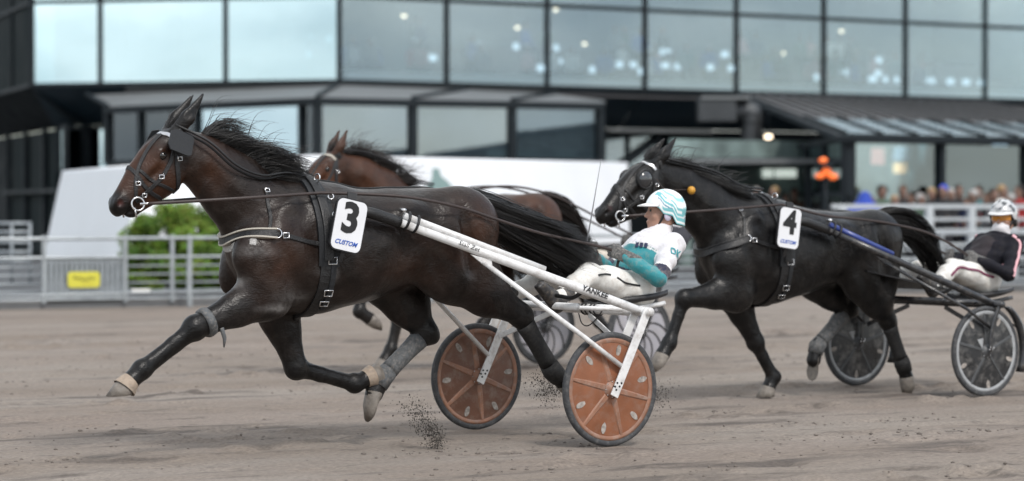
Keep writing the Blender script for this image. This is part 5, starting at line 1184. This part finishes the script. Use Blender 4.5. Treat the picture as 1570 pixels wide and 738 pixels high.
def buckle(T, p, n, s=.022, parent=None):
    n = Vector(n).normalized(); p = Vector(p) + n * .012; g = Geo(); x = n.cross(Vector((0, 0, 1))); x = x.normalized() if x.length > .1 else Vector((1, 0, 0)); y = n.cross(x)
    g.tube([p + x * s + y * s * .8, p - x * s + y * s * .8, p - x * s - y * s * .8, p + x * s - y * s * .8], .0045, 6, closed=True); T.part('buckle', g, M_steel, parent)
def ringp(T, p, axis, r=.022, parent=None): T.part('ring', Geo().torus(p, r, .0045, axis, 20, 6), M_steel, parent)

def make_harness(Ht, po, rig, who, ug, plate_c, num, tilt):
    b = Ht.bvh; T = Thing('harness', f'black leather harness with breast strap and girth on the {who}', 'harness', rig, (ug, 0, po['trunk'][3][1]))
    g = Geo(); strap(g, b, ring_pts(po, ug + .02, ug, -105, 105), .115, .016, .004); pad = T.part('saddle_pad', g, M_nylon)
    g = Geo(); strap(g, b, ring_pts(po, ug + .02, ug, -100, 100), .055, .018, .018); T.part('saddle', g, M_leather)
    g = Geo(); strap(g, b, ring_pts(po, ug, ug + .02, 95, 265), .075, .012, .004); gi = T.part('girth', g, M_leather)
    g = Geo(); strap(g, b, ring_pts(po, ug - .02, ug - .02, 80, 150, 14), .030, .010, .016); T.part('girth_strap', g, M_nylon)
    zt_ = float(np.interp(-ug, [-q[0] for q in po['trunk']], [q[1] for q in po['trunk']]))
    for a in (100, 128, 140):
        for q in (1, -1):
            p = ring_pts(po, ug - .01, ug - .01, a * q, a * q, 1)[0]; h = b.find_nearest(Vector(p)); buckle(T, h[0] + h[1] * .012, h[1], .024)
    for q in (1, -1):        # terrets and clips on the saddle
        for (a, o) in ((22, .0), (45, -.03), (62, -.03), (72, -.035)):
            p = ring_pts(po, ug + o, ug + o, a * q, a * q, 1)[0]; h = b.find_nearest(Vector(p)); ringp(T, h[0] + h[1] * .05, (1, .2, .1) if a < 30 else (.3, 1, .2), .024 if a < 30 else .016)
    T.part('saddle_hook', Geo().tube([(ug, 0, zt_ + .02), (ug, 0, zt_ + .08), (ug + .03, 0, zt_ + .085)], .008, 8), M_steel)
    bc = po['breast']; g = Geo(); L = [Vector(p) for p in bc]; full = [Vector((p.x, -p.y, p.z)) for p in L[::-1]][:-1] + L
    strap(g, b, full, .056, .014, .016, it=14); br = T.part('breast_collar', g, M_leather)
    for dzz in (.026, -.026):
        g = Geo(); strap(g, b, [p + Vector((0, 0, dzz)) for p in full], .010, .018, .018, it=14); T.part('collar_piping', g, M_trim if num == '3' else M_leather, br)
    if num == '3':
        g = Geo(); strap(g, b, [p + Vector((.01, 0, -.047)) for p in full[len(full) // 2 - 2: len(full) // 2 + 3]], .038, .004, .002); T.part('fleece_trim', g, M_wool, br)
    for q in (1, -1):
        e = L[-1]; a = ring_pts(po, ug, ug, 88 * q, 88 * q, 1)[0]; g = Geo(); ee = Vector((e.x, e.y * q, e.z)); strap(g, b, [ee, ee.lerp(Vector(a), .5), Vector(a)], .026, .007, .003); T.part('trace_strap', g, M_leather)
        h = b.find_nearest(ee); ringp(T, h[0] + h[1] * .018, h[1], .026); h = b.find_nearest(ee.lerp(Vector(a), .18)); buckle(T, h[0], h[1], .018); h = b.find_nearest(ee.lerp(Vector(a), .9)); buckle(T, h[0], h[1], .016)
        g = Geo(); nsx = po['neckstrap']; strap(g, b, [Vector((p[0], p[1] * q, p[2])) for p in nsx], .020, .006, .003); T.part('neck_strap', g, M_leather)
        h = b.find_nearest(Vector((nsx[0][0], nsx[0][1] * q, nsx[0][2]))); buckle(T, h[0], h[1], .014)
    # crupper strap along the back
    tr = po['trunk']; g = Geo(); strap(g, b, [(ug - .05, 0, zt_ + .03)] + [(q[0], 0, q[1] + .03) for q in tr[4:]], .024, .006, .003); T.part('back_strap', g, M_leather)
    for lg in po['legs']:
        j = lg['j']; s = lg['s']; k = lambda i, l=.13: Vector((j[i][0], s * l, j[i][1]))
        if lg['k'] == 'h':
            a, e = k(2, .125), k(3, .125); a2 = a.lerp(e, .16); g = Geo().tube(spline([a2, a.lerp(e, .5), a.lerp(e, .86)], 4), [.064, .061, .058, .056, .055, .055, .055, .056, .058], 16, flat=.84, flat_axis=(0, 1, 0)); T.part('shin_boot', g, M_boot if s < 0 else M_boot_d)
            d = (e - a).normalized(); g = Geo().tube([e - d * .05, e, k(4, .125).lerp(e, .4)], [.058, .064, .058], 16); T.part('fetlock_boot', g, M_boot if s < 0 else M_boot_d)
        c, so_ = k(4, .13 if lg['k'] == 'f' else .125), Vector((lg['sole'][0], s * (.13 if lg['k'] == 'f' else .125), lg['sole'][1]))
        if (num == '3' and lg['k'] == 'f'):
            f = k(3).lerp(c, .72); g = Geo().tube([f, f.lerp(c, .7), c.lerp(so_, .36)], [.054, .060, .070], 18, caps=False); T.part('bell_boot', g, M_bell)
    if num == '3':
        lg = po['legs'][0]['j']; a = Vector((lg[1][0], .13, lg[1][1])); kx = Vector((lg[2][0], .135, lg[2][1])); c = kx.lerp(a, .16); d = (a - kx).normalized()
        T.part('knee_strap', Geo().tube([c - d * .022, c - d * .008, c + d * .010, c + d * .024], [.082, .087, .087, .083], 18), M_boot)
        T.part('knee_strap_end', Geo().tube([c + Vector((-.07, .05, -.03)), c + Vector((-.085, .06, -.09)), c + Vector((-.08, .06, -.14))], [.014, .012, .004], 8), M_boot)
    # number plate
    c = Vector(plate_c); PT = Thing('number_plate', f'white rounded plate with black number {num} hung on the {who}', 'number plate', rig, c)
    ca, sa = math.cos(R(tilt)), math.sin(R(tilt)); rt = Vector((-ca, 0, -sa)); up = Vector((-sa, 0, ca)); n = Vector((0, 1, 0)); w, hh, rad = .098, .145, .036
    def outline(w, hh, rad, off):
        pts = []
        for (sx, sy, a0) in ((1, 1, 0), (-1, 1, 90), (-1, -1, 180), (1, -1, 270)):
            for q in range(6): a = R(a0 + 18 * q); pts.append(c + rt * (sx * (w - rad) + rad * math.cos(a)) + up * (sy * (hh - rad) + rad * math.sin(a)) + n * off)
        return pts
    PT.part('backing', Geo().poly(outline(w + .007, hh + .007, rad + .006, 0), .016, n), M_ink)
    PT.part('plate', Geo().poly(outline(w, hh, rad, .004), .006, n), M_plate)
    PT.part('digit', place_text(text_mesh(num, .235, .0008, 0, .0085), c + up * .035 + n * .006, rt, up), M_ink)
    PT.part('lettering', place_text(text_mesh('CUSTOM', .036, .0006, .35, .0008), c - up * .102 - rt * .004 + n * .006, rt, up), M_cust)
    PT.part('hanger', Geo().bar(c + up * .14 - n * .012, c + up * .19 - n * .03, .06, .01, (1, 0, 0)), M_leather)
    PT.part('hanger', Geo().bar(c - up * .14 - n * .012, c - up * .21 - n * .03, .026, .01, (1, 0, 0)), M_leather)
    return T

def make_bridle(Ht, po, rig, who, kind):
    H = Ht.H; b = Ht.bvh; q = H.p; base = q(.1, .1, 0); T = Thing('bridle', f'black leather bridle with bit rings on the head of the {who}', 'bridle', rig, base)
    def st(pts, w, name='strap', m=M_leather, t=.006):
        g = Geo(); r = strap(g, b, [q(*p) for p in pts], w, t, .002, step=.016); return T.part(name, g, m), r
    for s in (1, -1):
        st([(.0, .03, s * .05), (.07, .085, s * .11), (.15, .155, s * .11), (.22, .24, s * .09), (.245, .275, s * .02)], .030, 'throat_strap')
        st([(.06, .06, s * .11), (.16, .105, s * .12), (.28, .125, s * .10), (.38, .125, s * .08), (.455, .120, s * .07)], .022, 'cheek_strap')
        st([(.05, -.04, s * .035), (.16, -.04, s * .05), (.29, -.01, s * .055), (.37, .03, s * .06), (.45, .105, s * .07)], .020, 'face_strap')
        st([(.325, -.03, 0), (.335, .0, s * .05), (.36, .08, s * .075), (.36, .15, s * .07), (.335, .21, s * .045), (.33, .235, 0)], .022, 'noseband')
        st([(.31, .01, s * .06), (.31, .10, s * .08), (.27, .20, s * .08), (.25, .25, s * .05)], .018, 'cross_strap')
        p = Vector(q(.462, .122, s * .078)); T.part('bit_ring', Geo().torus(p, .036, .0055, (.15, 1, .1), 28, 8), M_steel)
        T.part('bit_shank', Geo().tube([p + Vector((.02, 0, -.02)), p + Vector((.01, s * .003, -.075))], .005, 6), M_steel)
        for (t, d, l) in ((.40, .125, .08), (.26, .122, .10), (.11, .135, .115), (.375, .05, .07)):
            h = b.find_nearest(Vector(q(t, d, s * l))); buckle(T, h[0], h[1], .013)
        if kind == 'blinker':
            cc = Vector(q(.050, .068, s * .140)); a = Vector((H.a[0], 0, H.a[1])); nn = Vector((H.n[0], 0, H.n[1])); out = Vector((0, s, 0)); fw = (a * .25 - nn * .5).normalized()
            ax1 = (a * .35 + nn * -.9).normalized(); ax2 = (a * .9 + nn * .35 + out * .35).normalized()
            pts = [cc + ax1 * x * .074 + ax2 * y * .066 for x, y in ((-1, -.85), (-.85, -1), (.55, -1.05), (1, -.75), (1.05, .6), (.8, 1), (-.7, .95), (-1, .75))]
            T.part('blinker', Geo().poly(pts, .010, ax1.cross(ax2)), M_nylon)
        if kind == 'hood':
            e = Vector(q(.165, .045, s * .088)); T.part('eye_cup', Geo().ball(e, (.062 * H.k, .040, .062 * H.k), 18), mat('smoked_cup', (.02, .022, .026), .08, coat=1.0))
            T.part('cup_rim', Geo().torus(e + Vector((0, s * .012, 0)), .060 * H.k, .009, (0, 1, 0), 28, 8), M_leather)
            st([(.33, -.02, 0), (.37, .05, s * .07), (.39, .15, s * .07), (.37, .22, s * .03)], .018, 'noseband')
    st([(.045, .05, -.10), (.05, -.03, -.07), (.04, -.06, 0), (.05, -.03, .07), (.045, .05, .10)], .022, 'browband', M_silver if kind != 'plain' else M_trim, .008)
    st([(.0, .08, -.09), (-.02, .02, -.06), (-.03, .0, 0), (-.02, .02, .06), (.0, .08, .09)], .026, 'crown_strap')
    # overcheck from the poll to the saddle
    oc = [Vector(p) for p in po['check']]
    for dz in ((.0, .0), (.018, .02)):
        g = Geo().tube(spline([p + Vector((0, dz[1], dz[0])) for p in oc], 6), .0075, 8); T.part('check_rein', g, M_leather)
    if kind == 'hood':
        T.part('ear_plug_ball', Geo().ball(at(rig, 1060, 292, .17), .030, 14), mat('yellow_ball', (.55, .27, .03), .5)); T.part('ear_plug_cord', Geo().tube(spline([q(.10, .09, .11), at(rig, 1020, 290, .16), at(rig, 1052, 291, .18)], 5), .004, 5), M_rein)
    return T

def make_reins(Ht, po, rig, who, D, ug, mids, tr_):
    H = Ht.H; g = Geo(); zt_ = float(np.interp(-ug, [-q[0] for q in po['trunk']], [q[1] for q in po['trunk']]))
    T = Thing('reins', f'pair of long brown reins on the {who}', 'reins', rig, (ug, 0, zt_))
    for s in (1, -1):
        p0 = Vector(H.p(.462, .122, s * .082)) + Vector((-.03, 0, 0)); hnd = Vector(D.kk[s]) + Vector((.0, 0, .0)); te = Vector((tr_[0], s * tr_[1], tr_[2]))
        P = [p0, p0.lerp(te, .5) + Vector((0, s * .10, .0)), te]; P = spline(P, 8)[:-1] + spline([te] + [Vector((m[0], m[1] * s, m[2])) for m in mids] + [hnd, hnd + Vector((-.05, -s * .02, -.09)), hnd + Vector((-.03, -s * .05, -.2))], 6)
        T.part('rein', Geo().tube(P, .0105, 6, flat=.35, flat_axis=(0, 1, 0)), M_rein)
        T.part('rein_clip', Geo().tube([p0 + Vector((.02, 0, 0)), p0.lerp(te, .08)], .008, 8), M_steel); T.part('rein_clip', Geo().tube([p0.lerp(te, .10) + Vector((0, s * .01, 0)), p0.lerp(te, .16) + Vector((0, s * .018, 0))], .0095, 8), M_silver)
    return T

POSE_A.update(breast=[(2.20, 0, 1.215), (2.16, .10, 1.238), (2.09, .22, 1.262), (2.00, .30, 1.275)], neckstrap=[(1.985, .20, 1.535), (2.02, .24, 1.44), (2.05, .28, 1.30)],
    check=[Vector(HA.H.p(-.01, .01, .05)), at(RIG_A, 318, 222, .125), at(RIG_A, 360, 258, .155), at(RIG_A, 400, 274, .13), at(RIG_A, 440, 270, .07), at(RIG_A, 487, 283, .0)])
POSE_C.update(breast=[(2.15, 0, 1.08), (2.11, .11, 1.09), (2.03, .23, 1.14), (1.93, .29, 1.20)], neckstrap=[(1.90, .22, 1.44), (1.93, .26, 1.34), (1.96, .29, 1.22)],
    check=[Vector(HC.H.p(-.01, .01, .05)), (2.35, .06, 1.72), (2.05, .06, 1.655), (1.80, .04, 1.56), (1.57, 0, 1.535)])
POSE_B.update(check=[Vector(HB.H.p(-.01, .01, .05)), (2.35, .05, 1.86), (2.05, .05, 1.76), (1.84, .03, 1.64), (1.64, 0, 1.60)])
make_harness(HA, POSE_A, RIG_A, 'dark brown horse', 1.66, at(RIG_A, 535, 346, .395), '3', 12)
make_harness(HC, POSE_C, RIG_C, 'black horse', 1.56, at(RIG_C, 1210, 350, .395), '4', 8)
make_bridle(HA, POSE_A, RIG_A, 'dark brown horse', 'blinker'); make_bridle(HC, POSE_C, RIG_C, 'black horse', 'hood'); make_bridle(HB, POSE_B, RIG_B, 'bay horse', 'plain')
make_reins(HA, POSE_A, RIG_A, 'dark brown horse', DA, 1.66, [at(RIG_A, 560, 298, .27), at(RIG_A, 630, 303, .32), at(RIG_A, 705, 318, .335), at(RIG_A, 760, 336, .30), at(RIG_A, 830, 358, .22)], at(RIG_A, 492, 296, .24))
make_reins(HC, POSE_C, RIG_C, 'black horse', DC, 1.56, [(1.20, .27, 1.36), (.85, .285, 1.33), (.50, .27, 1.29), (.05, .2, 1.21)], (1.58, .24, 1.44))
make_reins(HB, POSE_B, RIG_B, 'bay horse', DB, 1.66, [(1.05, .13, 1.60), (.55, .13, 1.54), (.0, .12, 1.33)], (1.68, .24, 1.50))

# ------------------------------------------------------------------ spectators
def person_meshes(seated=False, vox=.02):
    hipz = .93 if not seated else .46; hc = np.array([0, 0, hipz + .72]); nb = hipz + .56
    tor = [cone((0, 0, hipz), (0, 0, hipz + .25), .125, .120, 1.35, 1.3, k=.05), cone((0, 0, hipz + .25), (0, 0, hipz + .50), .125, .09, 1.45, 1.9, k=.05)]; arm = []; leg = []
    for s in (1, -1):
        sh = (0, s * .19, hipz + .50)
        el = (.02, s * .25, hipz + .22); wr = (.20, s * .17, hipz + .12) if seated else (.17, s * .13, hipz + .20)
        arm += [cone(sh, el, .062, .050, k=.03), cone(el, wr, .048, .036, k=.02)]
        if seated: leg += [cone((0, s * .10, hipz), (.42, s * .12, hipz), .09, .065, k=.04), cone((.42, s * .12, hipz), (.44, s * .12, .08), .062, .042, k=.03), cone((.42, s * .12, .05), (.60, s * .13, .04), .045, .035, k=.02)]
        else: leg += [cone((0, s * .09, hipz), (.01, s * .10, .50), .092, .062, k=.04), cone((.01, s * .10, .50), (-.01, s * .10, .09), .060, .044, k=.03), cone((-.03, s * .10, .05), (.16, s * .12, .035), .045, .034, k=.02)]
    hd = place_prims(head_prims(), np.eye(3), hc) + [cone((0, 0, nb - .08), (0, 0, hc[2] - .05), .058, .052, k=.03)]
    hands = [elli(a['b'] + np.array([.05, 0, .0]), (.055, .028, .04), k=.02) for a in arm[1::2]]
    def shrink(L, g): return [dict(p, ra=p['ra'] - g, rb=p['rb'] - g) for p in L]
    body = sdf_mesh(shrink(tor, .02) + shrink(arm, .014) + shrink(leg, .016) + hd + hands, vox * .8, 1)[0]; jac = sdf_mesh(tor + arm, vox, 1, wob=.003)[0]; tr = sdf_mesh(leg, vox, 1)[0]
    hair = sdf_mesh([elli(hc + np.array([-.022, 0, .045]), (.100, .086, .092), k=.02)], vox * .7, 1)[0]
    return body, jac, tr, hair
M_skin2 = mat('spectator_skin', (.20, .115, .085), .6)
PM = {False: person_meshes(False), True: person_meshes(True, .028)}
def cmat(n, c, r=.8): return mat('cloth_' + n, c, r, noise=.12, nscale=12)
JK = {'black': (.014, .014, .016), 'navy': (.02, .03, .08), 'sky': (.06, .33, .62), 'grey': (.16, .16, .17), 'green': (.06, .10, .07), 'red': (.35, .03, .03), 'white': (.65, .64, .62), 'teal': (.07, .16, .17), 'brown': (.10, .06, .04), 'pink': (.5, .25, .25), 'blue': (.03, .08, .35)}
HR = {'grey': (.35, .34, .33), 'dark': (.02, .016, .013), 'brown': (.07, .04, .025), 'blue': (.02, .06, .45), 'fair': (.3, .2, .1)}
def spectator(x, y, z, rot, jk, hr, label, group=None, seated=False, sc=1.0):
    o = bpy.data.objects.new('person', None); col.objects.link(o); o.location = (x, y, z); o.rotation_euler = (0, 0, rot); o.scale = (sc,) * 3; tag(o, label, 'person', group); o.empty_display_size = .2
    for nm, me, m in zip(('body', 'jacket', 'trousers', 'cap' if hr == 'blue' else 'hair'), PM[seated], (M_skin2, cmat(jk, JK[jk]), cmat('dark_trousers', (.03, .03, .035)), cmat('hair_' + hr, HR[hr]))):
        c = bpy.data.objects.new(nm, me); col.objects.link(c); c.parent = o
        if not me.materials: me.materials.append(None)
        c.material_slots[0].link = 'OBJECT'; c.material_slots[0].material = m
    return o
for px, yt, Y, jk, hr, lab in [(1160, 284, 59, 'navy', 'grey', 'grey haired spectator in navy jacket beside the dark blue banner'), (1187, 281, 58, 'sky', 'fair', 'fair haired spectator in bright blue jacket near the white menu panels'),
        (1218, 286, 60.5, 'brown', 'dark', 'spectator in brown coat under the canopy edge'), (1262, 286, 60.5, 'grey', 'brown', 'spectator in grey coat below the orange heat lamp'),
        (1446, 281, 52.5, 'black', 'blue', 'spectator in black jacket and blue cap behind the white fence'), (1470, 283, 53, 'black', 'dark', 'dark haired spectator in black jacket beside the one in a blue cap'),
        (1537, 285, 53.5, 'white', 'fair', 'fair haired spectator in white top behind the white fence'), (1500, 270, 55, 'teal', 'dark', 'dark haired spectator in teal coat behind the white fence'),
        (1352, 278, 53.8, 'green', 'dark', 'spectator in dark green coat beside the folded blue parasol'), (1384, 272, 54.5, 'black', 'brown', 'brown haired spectator in black coat behind the white fence'), (1562, 276, 54, 'red', 'dark', 'spectator in red jacket behind the white fence')]:
    p = pix(px, yt, Y); spectator(p.x, Y, 0.012, R(-95) + random.uniform(-1.2, 1.2), jk, hr, lab, sc=max(.9, min(1.06, p.z / 1.76)))
    if px == 1446: bpy.context.view_layer.update()
for i, (px, jk, hr) in enumerate([(1336, 'navy', 'brown'), (1398, 'grey', 'dark'), (1412, 'green', 'grey'), (1428, 'black', 'fair'), (1458, 'brown', 'grey'), (1484, 'navy', 'dark'), (1492, 'black', 'grey'), (1514, 'grey', 'brown'), (1524, 'black', 'dark'), (1549, 'navy', 'grey'), (1372, 'brown', 'fair'), (1240, 'black', 'grey'), (1204, 'navy', 'dark')]):
    Y = random.uniform(52.2, 53.6) if px > 1300 else 60; p = pix(px, 0, Y); spectator(p.x, Y, .012, R(-95) + random.uniform(-1.5, 1.5), jk, hr, f'{"dark" if hr == "dark" else hr} haired spectator in {jk} coat {"in the crowd behind the white fence" if px > 1300 else "in the shade under the canopy"}', sc=random.uniform(.92, 1.04))
# people, screens, lamps in the upper gallery and inside the wing
for i in range(60):
    w = random.uniform(.8, wE - 4.5); r = random.choice((0, 0, 1, 2)); p = FA.w((w, 1.7 + (0 if r == 0 else 1.6 + 2 * (r - 1)) + random.uniform(-.3, .3), 0)); z = ZB - .02 if r == 0 else ZB + .30 + .6 * (r - 1)
    jk_ = random.choice(('white', 'grey', 'navy', 'red', 'teal', 'pink', 'blue', 'black', 'green')); hr_ = random.choice(('dark', 'brown', 'fair', 'grey'))
    spectator(p.x, p.y, z, FA.a - R(90) + random.uniform(-.6, .6), jk_, hr_, f'seated diner with {hr_} hair and {jk_} top behind the upper gallery windows', 'diners seated in the upper gallery', True)
def screen(w, y, z, rig, k):
    q = rig.w((w, y, z)); g = Geo().box((0, 0, .17), (.28, .035, .22), None, .008); me = g.mesh(); me.materials.append(M_frame)
    o = bpy.data.objects.new('monitor', me); col.objects.link(o); o.location = q; o.rotation_euler = (0, 0, rig.a + k); tag(o, 'small lit monitor on a table in the upper gallery', 'monitor', 'monitors in the upper gallery')
    for nm, gg, m in (('display', Geo().box((0, -.020, .17), (.25, .006, .19)), M_screen), ('stand', Geo().box((0, .01, .02), (.10, .09, .04)), M_frame)):
        m2 = gg.mesh(); m2.materials.append(m); c = bpy.data.objects.new(nm, m2); col.objects.link(c); c.parent = o
for i in range(46):
    r = random.choice((0, 1, 2)); w = random.uniform(.6, wE - 4); screen(w, 1.2 + 1.9 * r, ZB + (.42 if r == 0 else .72 + .55 * (r - 1)), FA, random.uniform(-.5, .5))
for i in range(8):
    w = random.uniform(.8, wE - 4); q = FA.w((w, random.uniform(1.5, 6), 7.0 + random.uniform(-.9, .3))); t = Thing('pendant_lamp', 'small warm pendant lamp glowing in the upper gallery', 'lamp', WORLD, q, 'pendant lamps in the upper gallery')
    t.part('shade', Geo().lathe([(.02, .12), (.10, .0), (.095, -.01)], q, (0, 0, 1), 14), M_frame); t.part('bulb', Geo().ball(q - Vector((0, 0, .02)), .075, 10), M_lamp); t.part('flex', Geo().tube([q + Vector((0, 0, .11)), Vector((q.x, q.y, 8.5))], .01, 5), M_frame)
for px, y, jk in ((1350, 262, 'pink'), (1376, 258, 'navy'), (1405, 262, 'red'), (1425, 260, 'grey'), (1466, 258, 'blue'), (1500, 255, 'brown'), (1530, 260, 'white'), (1555, 262, 'green')):
    w = wpx(rgw, px, 1.6); p = rgw.w((w, 1.6 + random.uniform(-.6, .8), .11)); spectator(p.x, p.y, .11, random.uniform(0, 6.28), jk, random.choice(('dark', 'brown', 'fair')), f'guest in {jk} top standing inside the glass wing', 'guests inside the glass wing')
q = pix(1382, 258, 57.5); t = Thing('wall_lamp', 'warm square lamp shade lit inside the glass wing', 'lamp', WORLD, q); t.part('shade', Geo().box(q, (.32, .2, .22), None, .02), mat('lamp_shade', (1, .7, .4), .6, emit=(1, .62, .28), estr=1.6)); t.part('stem', Geo().tube([(q.x, q.y, .1), (q.x, q.y, q.z - .1)], .02, 6), M_frame)
for px, y, c, nm, w, h in ((1384, 236, (.45, .70, 1.0), 'pale blue', .62, .34), (1345, 240, (1.0, .45, .42), 'pink', .42, .40), (1420, 246, (1.0, .35, .28), 'red', .34, .50), (1464, 244, (1.0, .42, .40), 'pale red', .40, .5), (1502, 240, (1.0, .28, .25), 'bright red', .36, .36), (1532, 232, (.5, .75, .95), 'light blue', .5, .34)):
    q = rgw.w((wpx(rgw, px, 2.6), 2.6, 0)); z = EYE + (320 - y) * q.y / FPX; t = Thing('wall_screen', f'{nm} lit screen hanging inside the glass wing', 'screen', WORLD, (q.x, q.y, z)); X5 = Matrix.Translation((q.x, q.y, z)) @ Matrix.Rotation(rgw.a, 4, 'Z')
    for pn, dy, k, m in (('display', -.02, .92, mat('screen_' + nm.replace(' ', '_'), c, .4, emit=c, estr=.40)), ('casing', .02, 1.0, M_frame), ('bracket', .06, .2, M_frame)):
        me = Geo().box((0, dy, 0), (w * k, .035, h * k)).mesh(); me.transform(X5); t.part(pn, me, m)
# flying dirt behind the hooves
def dirt(name, label, c, d, n, ln, sp):
    vs = Geo(); 
    for i in range(n):
        t = random.random() ** 1.6; p = Vector(c) + Vector(d) * (t * ln) + Vector((random.gauss(0, sp * (.35 + t)), random.gauss(0, sp), random.gauss(0, sp * .8))); r = random.choice((.0014, .0018, .0022, .003, .003, .005)) * random.uniform(.7, 1.4)
        if p.z < .004: continue
        o = [(1, 0, 0), (-1, 0, 0), (0, 1, 0), (0, -1, 0), (0, 0, 1), (0, 0, -1)]; vs.add([p + Vector(q) * r * random.uniform(.6, 1.3) for q in o], [(0, 2, 4), (2, 1, 4), (1, 3, 4), (3, 0, 4), (2, 0, 5), (1, 2, 5), (3, 1, 5), (0, 3, 5)])
    single(name, vs, mat('wet_dirt', (.060, .053, .047), .95), label, None, RIG_A, Vector((c[0], c[1], 0)), kind='stuff')
p = at(RIG_A, 672, 668, .3); dirt('dirt_spray', 'spray of dark dirt thrown up before the orange wheels', (p.x, .3, .03), (.62, 0, .80), 1700, .32, .044)
p = at(RIG_A, 845, 600, -.1); dirt('dirt_spray', 'clods of dirt flying behind the trailing hind hoof', (p.x, -.1, .26), (.3, -.1, .35), 900, .25, .055)
p = at(RIG_A, 1000, 590, -.5); dirt('dirt_spray', 'clods of dirt flying beyond the orange wheel', (p.x, -.5, .15), (-.6, -.3, .2), 500, .3, .05)
# loose clods and grit lying on the track
vs = Geo(); cl = [(random.uniform(-5, 8), random.uniform(11.5, 26), random.uniform(.25, 1.1)) for _ in range(70)]
def th(x, y): return float(track_height(np.array([x]), np.array([y]))[0])
for _ in range(2600):
    if random.random() < .75: cx_, cy__, sp = random.choice(cl); t = random.gauss(0, sp); n_ = random.gauss(0, sp * .22); x = cx_ + t * math.cos(TRK) - n_ * math.sin(TRK); y = cy__ + t * math.sin(TRK) + n_ * math.cos(TRK)
    else: x, y = random.uniform(-6, 9), random.uniform(10.5, 28)
    r = random.choice((.003, .004, .005, .006, .008, .011)) * random.uniform(.7, 1.3); p = Vector((x, y, th(x, y) + r * .25)); o = [(1.3, 0, 0), (-1.2, 0, 0), (0, 1, 0), (0, -1, 0), (0, 0, .8), (0, 0, -.8)]
    vs.add([p + Vector(q) * r * random.uniform(.6, 1.3) for q in o], [(0, 2, 4), (2, 1, 4), (1, 3, 4), (3, 0, 4), (2, 0, 5), (1, 2, 5), (3, 1, 5), (0, 3, 5)], True)
single('clods', vs, mat('clod', (.155, .132, .116), .95, noise=.35, nscale=9), 'loose dark clods and grit scattered over the track', None, kind='stuff')
